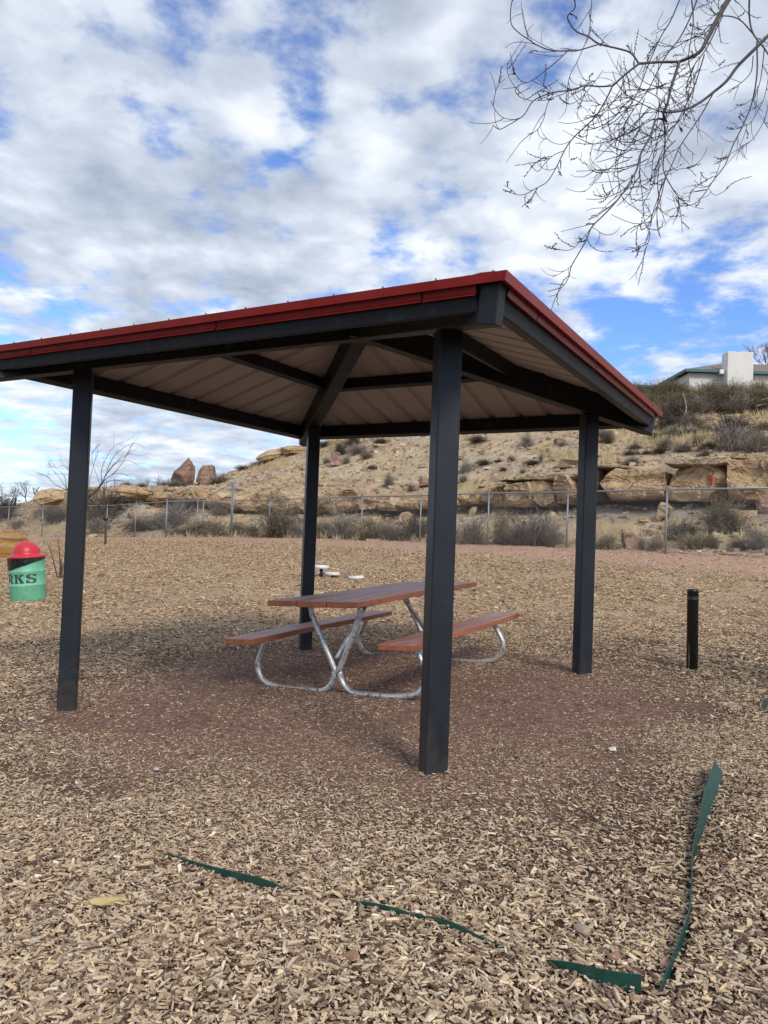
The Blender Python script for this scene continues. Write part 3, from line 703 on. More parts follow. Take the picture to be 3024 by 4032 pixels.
for s in range(3):
    P0('grey', 20 + s, 190, 1, 1, up=.5, rad=.008, m=MT['b_grey'], m2=MT['l_grey'], leaf=1300, leafsz=.026, sub=4)
    P0('dark', 30 + s, 190, 1, 1, up=.42, rad=.007, m=MT['b_dark'], m2=MT['l_dark'], leaf=2600, leafsz=.034, sub=3)
    P0('olive', 40 + s, 240, 1, 1, up=.62, rad=.006, m=MT['b_olive'], m2=MT['l_olive'], leaf=2400, leafsz=.034, sub=3)
    P0('yel', 50 + s, 220, 1, 1, up=.65, rad=.006, m=MT['b_olive'], m2=MT['l_yel'], leaf=1500, leafsz=.030, sub=3)
    P0('twig', 60 + s, 150, 1, 1, up=.6, rad=.011, m=MT['b_grey'], m2=MT['b_grey'], leaf=0, sub=4)
    P0('grass', 70 + s, 260, 1, .8, up=.78, rad=.006, m=MT['straw'], m2=MT['straw'], leaf=0, sub=1, droop=.1)
def shrub(kind, u, v, wpx, hpx, lab, group=None, i=0, name='shrub', cat='shrub', pt=None, sink=.05):
    p = hp(u, v) if pt is None else pt; k = p[1] / F
    me = proto[kind][i % 3]; o = bpy.data.objects.new(name, me); COL.objects.link(o)
    o.location = p - np.array([0, 0, sink * hpx * k]); o.scale = (wpx * k * 1.4, wpx * k * 1.2, hpx * k * 1.2); o.rotation_euler = (0, 0, (u * 1.7 + v) % 6.28)
    tag(o, lab, cat, group); return o
FR = [ # behind the fence, front row and bank
 ('grey', 70, 2078, 70, 34, 'small round grey shrub behind the fence above the green barrel'),
 ('dark', 222, 2056, 100, 62, 'dark shrub on the bank left of the left shelter post'),
 ('dark', 28, 2036, 150, 82, 'wide dark thicket on the bank at the left edge of the photo'),
 ('dark', 405, 2056, 140, 125, 'tall dark shrub just right of the left shelter post'),
 ('grey', 392, 2094, 110, 52, 'low grey shrub in front of the tall dark one'),
 ('dark', 553, 2086, 130, 50, 'low dark shrub behind the fence by the upright pale block'),
 ('grey', 620, 2080, 110, 62, 'grey shrub left of the fence corner post'),
 ('grey', 692, 2072, 140, 92, 'big grey green shrub right of the fence corner post'),
 ('dark', 716, 2022, 120, 62, 'dark shrub under the ledge above the fence corner'),
 ('dark', 722, 2108, 100, 34, 'low dark shrub at the fence foot right of the corner post'),
 ('olive', 781, 2102, 90, 50, 'olive shrub below the sloping fence rail'),
 ('yel', 848, 2110, 116, 64, 'yellowish shrub left of the tall fence post'),
 ('grey', 868, 2026, 100, 52, 'grey shrub below the ledge behind the sloping rail'),
 ('olive', 935, 2106, 84, 48, 'olive shrub right at the tall fence post'),
 ('yel', 992, 2112, 84, 50, 'small yellowish shrub left of the tall twiggy one'),
 ('olive', 1096, 2117, 190, 112, 'tall twiggy olive brown shrub left of the back shelter post'),
 ('grey', 1165, 2117, 90, 56, 'grey shrub touching the back shelter post on its left'),
 ('olive', 1280, 2118, 120, 62, 'olive shrub just right of the back shelter post'),
 ('twig', 1350, 2122, 140, 100, 'bare grey shrub with pale forked stems behind the fence'),
 ('yel', 1464, 2128, 156, 78, 'broad yellow olive shrub right of a fence post'),
 ('grey', 1532, 2126, 90, 72, 'grey shrub between the yellow olive and the dark one'),
 ('olive', 1575, 2130, 76, 50, 'small olive shrub left of the dark one by the near post'),
 ('dark', 1640, 2122, 130, 100, 'dark rounded shrub just left of the near shelter post'),
 ('grey', 1770, 2140, 100, 90, 'grey shrub hugging the right side of the near shelter post'),
 ('grey', 1857, 2148, 140, 108, 'purplish grey shrub left of the tall yellow flowered one'),
 ('yel', 1975, 2146, 92, 125, 'tall shrub topped with pale yellow seed heads'),
 ('twig', 2100, 2152, 220, 128, 'widest bare grey shrub behind the fence between two shelter posts'),
 ('grey', 2040, 2152, 120, 80, 'grey shrub at the foot of the tall yellow headed one'),
 ('grey', 2170, 2152, 110, 84, 'grey shrub at the right flank of the widest bare one'),
 ('yel', 2390, 2166, 96, 66, 'round yellow green tussock just right of the right rear post'),
 ('yel', 2524, 2164, 40, 46, 'small yellow tussock in front of the squarish boulder'),
 ('twig', 2580, 2166, 90, 50, 'small bare shrub right of the squarish boulder'),
 ('dark', 2686, 2124, 124, 76, 'dark grey shrub right of the long fence post'),
 ('olive', 2842, 2098, 156, 124, 'big olive shrub rising to the ledge at the right'),
 ('dark', 2868, 2098, 120, 66, 'dark shrub against the right side of the big olive one'),
 ('yel', 2730, 2160, 130, 62, 'spreading straw coloured shrub left of the tilted striped boulder'),
 ('olive', 2802, 2158, 72, 50, 'small olive shrub in front of the tilted striped boulder'),
 ('grey', 2978, 2166, 136, 80, 'grey green shrub behind the fence at the right edge of the photo'),
 ('grey', 2908, 2160, 76, 42, 'low grey shrub left of the one at the right edge of the photo'),
 ('grey', 2320, 2166, 90, 60, 'grey shrub partly behind the right rear shelter post'),
]
for i, a in enumerate(FR): shrub(*a, group='shrubs behind the fence', i=i)
UPR = [ # higher on the slope
 ('dark', 1136, 1786, 58, 30, 'dark bush on the caprock at the skyline'), ('dark', 1276, 1758, 50, 26, 'dark bush on the crest right of the back post'),
 ('dark', 1340, 1790, 66, 50, 'dark bush touching the dusty pink boulder'), ('grey', 1405, 1790, 74, 44, 'grey bush right of the dark one by the pink boulder'),
 ('grey', 1444, 1804, 64, 28, 'low grey bush below a white scrap high on the slope'), ('dark', 1390, 1752, 76, 38, 'dark bush on the crest under the shelter beam'),
 ('dark', 1500, 1748, 60, 26, 'dark bush under the beam in the middle of the back opening'), ('grey', 1288, 1824, 36, 22, 'tiny grey tuft left of the dusty pink boulder'),
 ('grey', 1363, 1826, 34, 34, 'grey tuft against the right side of the pink boulder'), ('dark', 1464, 1850, 46, 22, 'small dark bush alone in the middle of the bare slope'),
 ('grey', 1531, 1914, 54, 52, 'upright grey tuft left of the near post'), ('grey', 1619, 1934, 42, 36, 'grey tuft just above the ledge by the near post'),
 ('dark', 1880, 1742, 76, 32, 'dark bush under the beam right of the near post'), ('grey', 1834, 1862, 54, 52, 'large grey tuft right of the near post'),
 ('grey', 1823, 1898, 42, 32, 'small grey tuft under the large one'), ('dark', 1906, 1830, 58, 24, 'low dark bush with a green tip'), ('dark', 1960, 1820, 28, 12, 'tiny dark tuft between two low bushes'),
 ('grey', 2014, 1815, 40, 24, 'grey bush in the middle of the right back opening'), ('dark', 2098, 1830, 66, 22, 'long low dark bush in the right back opening'), ('grey', 2132, 1816, 34, 32, 'grey tuft at the right end of the long low bush'),
 ('grey', 2072, 1762, 54, 58, 'tall thin grey bush near the beam in the right opening'), ('grey', 2057, 1862, 28, 18, 'round grey ball of brush below the long low bush'), ('dark', 1982, 1854, 30, 16, 'tiny brown bush left of the grey ball'),
 ('grey', 2214, 1756, 38, 20, 'small grey tuft on the flat pink boulder'), ('grey', 2242, 1795, 22, 16, 'tiny grey tuft left of the right rear post'),
 ('dark', 2580, 1732, 64, 32, 'dark bush below the roof corner'), ('dark', 2388, 1745, 60, 44, 'dark bush right of the right rear post'), ('grey', 2375, 1722, 60, 36, 'brownish grey bush above the dark one by the right rear post'),
 ('grey', 2500, 1768, 64, 26, 'grey bush in straw left of the long dark one'), ('dark', 2480, 1793, 56, 20, 'flat dark bush low on the right slope'), ('dark', 2600, 1786, 66, 30, 'long dark bush above the block with the red mark'),
 ('dark', 2546, 1789, 34, 16, 'small dark tuft left of the long dark bush'), ('grey', 2494, 1828, 60, 34, 'silvery bush just above the longest ledge block'), ('grey', 2470, 1832, 46, 22, 'smaller silvery bush beside the other silvery one'),
 ('grey', 2780, 1794, 60, 26, 'thin grey bush above the ledge by the deep joint'), ('grey', 2740, 1736, 52, 24, 'grey bush among tall straw'),
 ('dark', 2886, 1716, 140, 96, 'large dark spreading bush on the right slope'), ('twig', 2874, 1774, 130, 100, 'bare bush with pale forked branches above the ledge'), ('grey', 2985, 1780, 136, 84, 'brown grey bush above the ledge at the right edge of the photo'),
 ('dark', 2800, 1772, 80, 40, 'dark bush left of the pale forked one'), ('dark', 3015, 1700, 60, 44, 'dark bush halfway up at the right edge of the photo'),
 ('grey', 640, 1912, 60, 22, 'low grey brush on the crest left of the tallest red rock'), ('grey', 690, 1918, 80, 32, 'grey brush at the foot of the tallest red rock'), ('grey', 870, 1900, 84, 30, 'grey brush right of the split red rock'),
 ('dark', 960, 1850, 60, 18, 'dark brush on the rising crest'), ('grey', 1010, 1836, 60, 18, 'straw grey brush on the rising crest below the caprock'), ('grey', 500, 1918, 70, 20, 'thin grey brush on the crest left of the rounded rock'), ('grey', 560, 1918, 60, 18, 'thin low brush on the crest above the rounded rock'),
 ('dark', 1240, 1764, 40, 24, 'dark bush half hidden by the back post'), ('dark', 330, 1955, 100, 40, 'dark brush on the bank behind the left post'),
 ('dark', 460, 2010, 100, 60, 'dark brush on the bank right of the left post'), ('grey', 930, 1935, 60, 12, 'faint low brush above the ledge near the tall fence post'),
]
for i, a in enumerate(UPR): shrub(*a, group='bushes on the upper slope', i=i)
HG = [(2470, 1606), (2530, 1616), (2590, 1622), (2650, 1615), (2710, 1612), (2765, 1606), (2820, 1604), (2880, 1600), (2940, 1602), (2995, 1600), (3050, 1602), (2500, 1578), (2590, 1580), (2680, 1576), (2790, 1574), (2890, 1572), (2980, 1572), (2640, 1570)]
HL = ['first', 'second', 'third', 'fourth', 'fifth', 'sixth', 'seventh', 'eighth', 'ninth', 'tenth', 'eleventh']
for i, (u, v) in enumerate(HG):
    k = i if i < 11 else i - 11
    lab = f'{HL[k]} olive bush from the left in the {"front" if i < 11 else "rear"} row on the hilltop'
    shrub('olive', u, v, 104, 69, lab, 'olive bushes along the hilltop', i)
HG2 = [(2600, 1650), (2680, 1640), (2760, 1625), (2830, 1620), (2910, 1625), (2990, 1630), (2720, 1690), (2640, 1690)]
for i, (u, v) in enumerate(HG2): shrub('dark' if i % 2 else 'grey', u, v, 120, 66, f'{HL[i]} dark scrub clump from the left in the row below the hilltop bushes', 'scrub under the hilltop bushes', i)
HG3 = [(2590, 1700), (2650, 1722), (2715, 1716), (2770, 1712), (2830, 1736), (2935, 1728), (2990, 1742), (2630, 1768), (2690, 1778), (2750, 1762), (2945, 1770)]
for i, (u, v) in enumerate(HG3): shrub(['dark', 'grey', 'twig'][i % 3], u, v, 64 + 22 * (i % 3), 34 + 12 * (i % 2), f'{HL[i]} brush clump from the roof corner in straw above the right ledge', 'low brush in the straw on the right slope', i)
# straw grass: one mass
def straw_field():
    r = np.random.default_rng(77); V = []; n = 0
    zones = [(2570, 2830, 1700, 1775, 230), (2930, 3040, 1630, 1700, 130), (2300, 2420, 1790, 1832, 30), (2150, 2270, 1780, 1850, 50), (940, 1130, 1800, 1850, 90), (2420, 2600, 1700, 1760, 50), (2700, 2830, 1660, 1700, 70), (600, 3000, 2080, 2150, 260), (0, 480, 2060, 2105, 140)]
    for (a, b, c, d, m_) in zones:
        for _ in range(m_):
            p = hp(r.uniform(a, b), r.uniform(c, d)); h = r.uniform(.18, .5)
            for _ in range(9):
                dx, dy = r.normal(0, .09, 2); q = p + np.array([dx, dy, -.03]); tip = q + np.array([r.normal(0, .12), r.normal(0, .12), h * r.uniform(.6, 1.1)])
                w_ = .007; V += [q + (-w_, 0, 0), q + (w_, 0, 0), (q + tip) / 2 + (w_ * .8 + r.normal(0, .01), 0, 0), (q + tip) / 2 + (-w_ * .8, 0, 0)]
                V += [V[-1], V[-2], tip + (w_ * .3, 0, 0), tip - (w_ * .3, 0, 0)]
    V = np.array(V); Q = np.arange(len(V)).reshape(-1, 4)
    tag(quads('dry_grass', V, Q, MT['straw']), 'dry straw coloured grass on the slope', 'grass', kind='stuff')
straw_field()
# faint dry tufts on the chip field
for j, (u, v) in enumerate(((400, 2268), (345, 2262))):
    p = gnd(u, v); shrub('grass', u, v, 60 - j * 20, 16, ['dry straw tuft lying flat right of the left post', 'smaller dry straw tuft right beside the left post'][j], 'straw tufts in the chips', j, 'grass_tuft', 'grass tuft', pt=p)

# ------------------------------------------------------------------ bare trees
def limb(mb, pts, r0, r1, n=5, jit=0, seed=0):
    pts = np.asarray(pts, float)
    # smooth resample (Catmull-Rom)
    if len(pts) > 2:
        out = []
        Pp = np.concatenate([[2 * pts[0] - pts[1]], pts, [2 * pts[-1] - pts[-2]]])
        for i in range(1, len(Pp) - 2):
            for t in np.linspace(0, 1, 4, endpoint=False):
                a, b, c, d = Pp[i - 1], Pp[i], Pp[i + 1], Pp[i + 2]
                out.append(.5 * ((2 * b) + (-a + c) * t + (2 * a - 5 * b + 4 * c - d) * t * t + (-a + 3 * b - 3 * c + d) * t ** 3))
        out.append(pts[-1]); pts = np.array(out)
    mb.tube(pts, np.linspace(r0, r1, len(pts)), n)
    return pts
def grow(mb, p, d, L_, r0, depth, r, spread=.6, upb=.15, kids=(2, 4), n=4, wig=.12):
    segs = 5; pts = [p]; dirv = d / np.linalg.norm(d)
    for i in range(segs):
        dirv = dirv + r.normal(0, wig, 3) + np.array([0, 0, upb * .2]); dirv /= np.linalg.norm(dirv); pts.append(pts[-1] + dirv * L_ / segs)
    pts = np.array(pts); mb.tube(pts, np.linspace(r0, r0 * .5, segs + 1), n)
    if depth:
        for _ in range(r.integers(kids[0], kids[1] + 1)):
            i = r.integers(2, segs + 1); dv = dirv + r.normal(0, spread, 3); dv[2] += upb
            grow(mb, pts[i], dv, L_ * r.uniform(.5, .8), r0 * .55, depth - 1, r, spread, upb, kids, n, wig)
def bare_tree(name, base, h, seed, label, cat, trunk_m, crown_m, stems=1, lean=(0, 0), r0=.05, depth=4, spread=.6, th=.3, upb=.2, group=None, kids=(2, 4)):
    r = np.random.default_rng(seed); root = empty(name, base); tag(root, label, cat, group)
    tk = MB(); cr = MB(); tops = []
    for s in range(stems):
        d = np.array([lean[0] + r.normal(0, .12 * (stems > 1) * 2), lean[1] + r.normal(0, .1), 1.0]); d /= np.linalg.norm(d)
        pts = [np.array([r.normal(0, .04), r.normal(0, .04), -.1])]
        for i in range(4): pts.append(pts[-1] + (d + r.normal(0, .06, 3)) * h * th / 4)
        tk.tube(np.array(pts), np.linspace(r0, r0 * .7, 5), 6); tops.append((pts[-1], d))
    tk.build('trunk', trunk_m, root, True)
    for p, d in tops:
        for _ in range(3 if stems > 1 else 5):
            dv = d + r.normal(0, spread, 3); dv[2] = abs(dv[2]) * .9 + .2
            grow(cr, p, dv, h * .42, r0 * .55, depth - 1, r, spread * .8, upb, kids, 3)
    cr.build('crown', crown_m, root, True)
    return root
b = gnd(415, 2143); bare_tree('sapling', b, 2.3, 5, 'small bare brown sapling standing before the fence', 'tree', MT['darkwood'], MT['darkwood'], r0=.055, depth=3, spread=.55, th=.45)
b = hp(350, 2010)
root = empty('bare_tree', b); tag(root, 'large bare tree with long arching branches behind the left shelter post', 'tree')
mb = MB(); cr = MB(); r = np.random.default_rng(9); Y0 = b[1]
def tp(u, v, dy=0): return at(u, v, Y0 + dy) - b
for pts in ([(350, 2010), (345, 1980), (352, 1950)], [(352, 1955), (385, 1925), (410, 1890)], [(350, 1960), (300, 1960), (262, 1925)]): limb(mb, [tp(*q) for q in pts], .09, .05, 6)
mb.build('trunk', MT['darkwood'], root, True)
arch = [[(400, 1905), (415, 1870), (440, 1810), (480, 1768), (530, 1745), (572, 1765)], [(405, 1895), (430, 1850), (460, 1820), (510, 1815), (552, 1838)], [(400, 1900), (400, 1850), (425, 1790), (455, 1755), (500, 1735)], [(395, 1910), (370, 1840), (362, 1790), (380, 1760), (392, 1752)], [(410, 1890), (440, 1870), (480, 1865), (520, 1885)], [(355, 1950), (352, 1900), (366, 1840), (380, 1795)], [(262, 1925), (240, 1890), (205, 1850), (180, 1838)], [(262, 1925), (255, 1880), (230, 1850), (178, 1826)], [(265, 1930), (220, 1910), (190, 1880), (150, 1862)], [(285, 1950), (280, 1880), (262, 1840), (240, 1830)], [(400, 1905), (450, 1890), (500, 1900)], [(410, 1880), (450, 1830), (500, 1790), (555, 1795)], [(400, 1900), (470, 1840), (515, 1760), (530, 1742)]]
for i, a in enumerate(arch):
    pts = limb(cr, [tp(u, v, .5 * math.sin(i * 2.1 + j * .7)) for j, (u, v) in enumerate(a)], .022, .007, 4)
    for _ in range(5):
        k = r.integers(3, len(pts)); d = pts[min(k, len(pts) - 1)] - pts[k - 2] + r.normal(0, .12, 3); d[2] += .04
        grow(cr, pts[k], d, r.uniform(.35, .9), .008, 1, r, .35, .1, (1, 3), 3)
cr.build('crown', MT['twig'], root, True)
for (u, v, h, sd, lab) in ((104, 1985, 1.9, 31, 'bare mesquite with a crooked trunk on the skyline at the left'), (12, 1990, 2.0, 32, 'bare mesquite at the very left edge of the photo'), (150, 1975, 1.2, 33, 'small bare bush tree left of the sloping tan slab'), (60, 1990, 1.4, 34, 'low bare mesquite between two others on the left skyline')):
    bare_tree('mesquite_tree', hp(u, v), h, sd, lab, 'tree', MT['darkwood'], MT['darkwood'], r0=.05, depth=4, spread=.7, th=.3, group='bare trees on the left skyline', lean=(-.25, 0))
for (u, v, h, sd, lab) in ((580, 1917, .9, 41, 'thin bare twig bush on the crest left of the red rocks'), (620, 1915, 1.1, 42, 'bare twig bush close to the tallest red rock'), (880, 1890, .9, 43, 'thin bare twig bush right of the red rocks'), (450, 1917, 1.0, 44, 'bare twig bush on the crest under the arching tree')):
    bare_tree('twig_bush', hp(u, v), h, sd, lab, 'bush', MT['twig'], MT['twig'], stems=4, r0=.014, depth=2, spread=.5, th=.3, group='twig bushes on the crest')
b = hp(1208 / 1.0972 * 0 + 655, 2105)
bare_tree('twig_bush', hp(655, 2112), 1.1, 48, 'pale leafless bush at the fence corner post', 'bush', MT['pale_wood'], MT['pale_wood'], stems=4, r0=.018, depth=2, spread=.6, th=.3)
# thorny shoots right of the barrel
b = gnd(236, 2276)
root = empty('twig_plant', b); tag(root, 'cluster of thin thorny upright shoots right of the green barrel', 'plant'); Yb = b[1]
for pts in ([(228, 2276), (216, 2230), (204, 2180), (190, 2146)], [(235, 2276), (237, 2220), (233, 2160), (229, 2118)], [(240, 2276), (242, 2240), (240, 2200)], [(243, 2276), (247, 2235), (248, 2215)]):
    mb = MB(); q = limb(mb, [at(u, v, Yb) - b for u, v in pts], .018, .006, 5)
    for i in range(2, len(q)):
        for _ in range(2):
            d = rng.normal(0, 1, 3); d /= np.linalg.norm(d); mb.tube(np.array([q[i], q[i] + d * .045]), np.array([.008, .002]), 3)
    mb.build('shoot', MT['darkwood'], root, True)
# dead branches on the hill
for (pts, lab) in ((((2840, 1520), (2870, 1518), (2898, 1526), (2920, 1530)), 'pale dead branch lying on top of the hilltop bushes'), (((2822, 1536), (2790, 1562), (2762, 1586), (2738, 1584)), 'pale slanting dead branch below the chimney'), (((2975, 1588), (2996, 1576), (3020, 1570), (3060, 1568)), 'thick bleached log in the bushes at the right edge of the photo'), (((2975, 1600), (3010, 1592), (3060, 1590)), 'lower bleached log at the right edge of the photo'), (((2696, 1640), (2702, 1600), (2690, 1550)), 'upright grey dead stem in the hilltop bushes')):
    b = hp(pts[0][0], max(1545, pts[0][1] + 20)); Yh = b[1] - 1.0; mb = MB()
    q = limb(mb, [at(u, v, Yh) - b for u, v in pts], .05, .02, 6)
    for _ in range(2):
        i = rng.integers(1, len(q)); d = rng.normal(0, .5, 3); d[2] = abs(d[2]); grow(mb, q[i], d, .4, .014, 0, rng)
    o = mb.build('dead_branch', MT['pale_wood'], None, True); o.location = b; tag(o, lab, 'branch', 'dead branches on the hill')

# overhead tree: trunk outside the frame on the right, branches hanging into the picture
def C8(x, y): return 1800 + x / 1.3554, y / 1.3554
tb = np.array([4.3, 4.9, 0.0]); tb[2] = float(zg(tb[0], tb[1])) - .1
root = empty('elm_tree', tb); tag(root, 'bare grey tree whose budding branches hang into the sky at the upper right', 'tree')
def ov(x, y, D): u, v = C8(x, y); return at(u, v, D) - tb
mb = MB()
tr = limb(mb, [(0, 0, -.2), (.02, .02, .9), (-.05, .05, 1.9), (-.1, .08, 2.9), (-.35, .1, 3.8)], .24, .15, 12)
limb(mb, [(-.1, .08, 2.9), (.4, .3, 3.9), (.9, .5, 5.2)], .13, .05, 8)
limb(mb, [(-.1, .08, 2.7), (.1, -.5, 4.2), (.5, -1.0, 5.4)], .11, .04, 8)
mb.build('trunk', MT['bark'], root, True)
OB = [ # points (crop px), start radius px, end radius px, depth, depth drift
 ([(1900, -420), (1700, -220), (1560, -150), (1460, -20), (1390, 100), (1340, 200), (1290, 280), (1185, 330)], 26, 10, 5.0, -.1),
 ([(1185, 330), (1070, 332), (970, 340)], 10, 8, 4.9, 0),
 ([(970, 340), (930, 285), (870, 262), (760, 235), (700, 195), (640, 170), (605, 130), (590, 85), (630, 40), (620, -20)], 7, 3, 4.9, -.2),
 ([(760, 235), (650, 268), (590, 272), (500, 268), (430, 242), (380, 210), (330, 175), (290, 130), (285, 60), (296, -10)], 5, 2.2, 4.8, -.2),
 ([(970, 340), (900, 395), (830, 458)], 8, 6.5, 4.9, -.05),
 ([(830, 458), (760, 462), (680, 458), (620, 480), (520, 492), (450, 515), (400, 545), (360, 610), (320, 640), (270, 670), (225, 690), (192, 668)], 6, 1.8, 4.85, -.3),
 ([(320, 640), (250, 630), (205, 590), (182, 538)], 2.6, 1.5, 4.6, 0),
 ([(830, 458), (790, 540), (740, 620), (690, 670), (640, 715), (600, 760), (572, 805), (550, 850), (520, 910), (480, 970), (430, 1000), (350, 1040), (278, 1027)], 6, 1.6, 4.85, .2),
 ([(430, 1000), (405, 1045), (345, 1105)], 2.4, 1.5, 5.0, 0), ([(572, 805), (520, 825), (470, 870), (430, 915), (388, 875)], 2.6, 1.5, 5.0, 0),
 ([(590, 272), (540, 320), (480, 370), (400, 430), (340, 450), (310, 485), (340, 520), (400, 540)], 3.6, 1.6, 4.75, .1), ([(340, 500), (285, 430), (268, 380), (268, 335)], 2.4, 1.4, 4.75, 0),
 ([(520, 492), (480, 560), (460, 640), (420, 700), (375, 716)], 3, 1.5, 4.7, 0), ([(780, 375), (700, 480), (640, 540), (590, 555), (545, 525)], 2.4, 1.4, 4.8, 0),
 ([(500, 490), (460, 460), (400, 430)], 2.4, 1.6, 4.7, 0),
 ([(1185, 330), (1160, 410), (1140, 470), (1120, 560), (1100, 605), (1118, 652)], 11, 8, 4.9, .1),
 ([(1110, 640), (1060, 640), (1030, 730), (980, 820), (960, 900), (930, 960), (870, 1050), (800, 1130), (720, 1210), (690, 1280), (650, 1350), (610, 1420), (595, 1480), (560, 1530), (485, 1555)], 8, 1.6, 5.0, -.3),
 ([(720, 1210), (655, 1290), (600, 1335), (508, 1326)], 2.4, 1.4, 4.8, 0), ([(560, 1530), (530, 1570), (492, 1582)], 1.8, 1.3, 4.7, 0), ([(720, 1212), (760, 1240), (755, 1280), (736, 1308)], 2, 1.3, 4.8, 0),
 ([(1700, 150), (1590, 260), (1500, 350), (1440, 430), (1370, 490), (1290, 550), (1200, 590), (1100, 602)], 13, 7, 5.3, -.25),
 ([(1370, 490), (1310, 600), (1250, 690), (1190, 780), (1150, 870), (1110, 960), (1085, 1060), (1050, 1130), (1000, 1180), (925, 1242)], 5, 1.5, 5.2, -.2),
 ([(1290, -30), (1250, 80), (1190, 200), (1120, 290), (1060, 400), (1020, 480), (960, 560), (900, 650), (840, 780)], 6, 1.8, 5.4, -.2),
 ([(1195, -20), (1140, 110), (1090, 190), (1040, 300), (1000, 400), (960, 500), (900, 600), (830, 700)], 5, 1.8, 5.1, .1),
 ([(1600, 220), (1600, 400), (1570, 560), (1520, 680), (1470, 780), (1430, 880), (1370, 960), (1300, 1060), (1240, 1095), (1205, 1070)], 6, 1.6, 5.5, -.2),
 ([(1340, 1000), (1370, 1040), (1410, 1030), (1450, 1000)], 2, 1.3, 5.4, 0), ([(1370, 960), (1385, 920), (1350, 925)], 1.8, 1.3, 5.4, 0), ([(1340, 995), (1300, 990), (1265, 962)], 1.8, 1.3, 5.4, 0),
 ([(1100, 602), (1110, 760), (1100, 900), (1140, 990), (1190, 1060), (1245, 1075)], 6, 1.8, 5.0, .1), ([(1180, 1045), (1185, 1110), (1168, 1168)], 2, 1.3, 5.1, 0), ([(1105, 915), (1170, 905), (1235, 900), (1275, 940)], 2, 1.3, 5.1, 0),
 ([(1320, 290), (1280, 420), (1240, 520), (1180, 640), (1110, 770), (1060, 900), (1040, 1000), (985, 1100)], 5, 1.7, 5.1, .2),
 ([(980, 820), (975, 930), (990, 1050), (1000, 1180), (1030, 1250), (1000, 1335), (965, 1342)], 3.4, 1.4, 5.0, 0), ([(1010, 1290), (940, 1325), (895, 1333)], 1.8, 1.3, 5.0, 0),
 ([(1560, -30), (1560, 90), (1580, 180), (1640, 260), (1720, 380)], 7, 4, 5.6, 0), ([(1580, 180), (1500, 100), (1400, 90), (1340, 160), (1300, 190), (1170, 230)], 5, 2, 5.5, -.1),
 ([(1580, 300), (1570, 380), (1530, 430), (1480, 465)], 4, 1.6, 5.5, 0), ([(1640, 260), (1620, 420), (1590, 520)], 4, 1.6, 5.6, 0), ([(1660, 420), (1640, 520), (1600, 600), (1560, 660), (1510, 678)], 3, 1.4, 5.6, 0), ([(1659, 560), (1640, 640), (1580, 740), (1520, 778)], 3, 1.4, 5.7, 0),
 ([(720, -20), (712, 100), (705, 170), (680, 240), (640, 330), (600, 410), (580, 530)], 3.4, 1.4, 4.9, 0), ([(1100, 602), (1040, 580), (970, 545), (900, 500), (850, 440), (830, 380)], 4, 1.6, 5.0, 0),
 ([(1030, 720), (960, 750), (900, 760), (840, 740), (780, 690)], 4, 1.5, 5.0, .1), ([(1000, 800), (930, 790), (870, 760), (820, 700), (800, 650)], 3, 1.5, 5.1, .1), ([(1120, 560), (1040, 500), (960, 470), (880, 430)], 3, 1.4, 4.9, 0),
 ([(1140, 480), (1080, 470), (1000, 480), (920, 520), (840, 540), (770, 560), (705, 530)], 3, 1.3, 4.9, -.1), ([(1240, 500), (1200, 620), (1130, 700), (1060, 780), (1000, 900)], 3.6, 1.5, 5.2, 0),
 ([(940, 940), (860, 990), (800, 1030), (740, 1045), (725, 1015)], 2.4, 1.3, 5.0, 0), ([(960, 880), (880, 910), (800, 920), (740, 920), (700, 880), (668, 870)], 2.6, 1.3, 5.0, 0), ([(745, 925), (720, 990), (675, 1025)], 1.8, 1.2, 5.0, 0), ([(745, 915), (715, 850), (708, 812)], 1.8, 1.2, 5.0, 0),
 ([(1390, 110), (1330, 150), (1300, 190), (1260, 200), (1170, 250), (1100, 290)], 4, 2, 5.1, .1), ([(1250, -20), (1260, 120), (1235, 300), (1250, 420), (1225, 530)], 5, 2, 5.6, 0), ([(1420, 80), (1330, 260), (1270, 340), (1230, 440), (1220, 520)], 5, 2, 5.3, 0)]
r = np.random.default_rng(21)
bud = MB()
def twig(mb, p, d, L_, r0, lvl, droop=.25):
    n = 7; pts = [p]; d = d / np.linalg.norm(d); curl = r.normal(0, .11, 3); curl[2] += .06
    for i in range(n):
        d = d + curl + r.normal(0, .05, 3); d /= np.linalg.norm(d); pts.append(pts[-1] + d * L_ / n)
    pts = np.array(pts); mb.tube(pts, np.linspace(r0, r0 * .55, n + 1), 4, caps=False)
    if r.random() < .33:
        for k in range(2, n + 1):
            for t in (0, .5):
                q = pts[k - 1] + (pts[k] - pts[k - 1]) * t; e = r.normal(0, 1, 3); e /= np.linalg.norm(e)
                c = q + e * (r0 + .003); s = r.uniform(.003, .0048)
                bud.add([c + (s, 0, 0), c - (s, 0, 0), c + (0, s, 0), c - (0, s, 0), c + (0, 0, s * 1.3), c - (0, 0, s * 1.3)], [(0, 2, 4), (2, 1, 4), (1, 3, 4), (3, 0, 4), (2, 0, 5), (1, 2, 5), (3, 1, 5), (0, 3, 5)])
    if lvl:
        for _ in range(r.integers(1, 4)):
            k = r.integers(1, n); dv = d + r.normal(0, .55, 3); twig(mb, pts[k], dv, L_ * r.uniform(.4, .7), r0 * .75, lvl - 1)
big, small = MB(), MB()
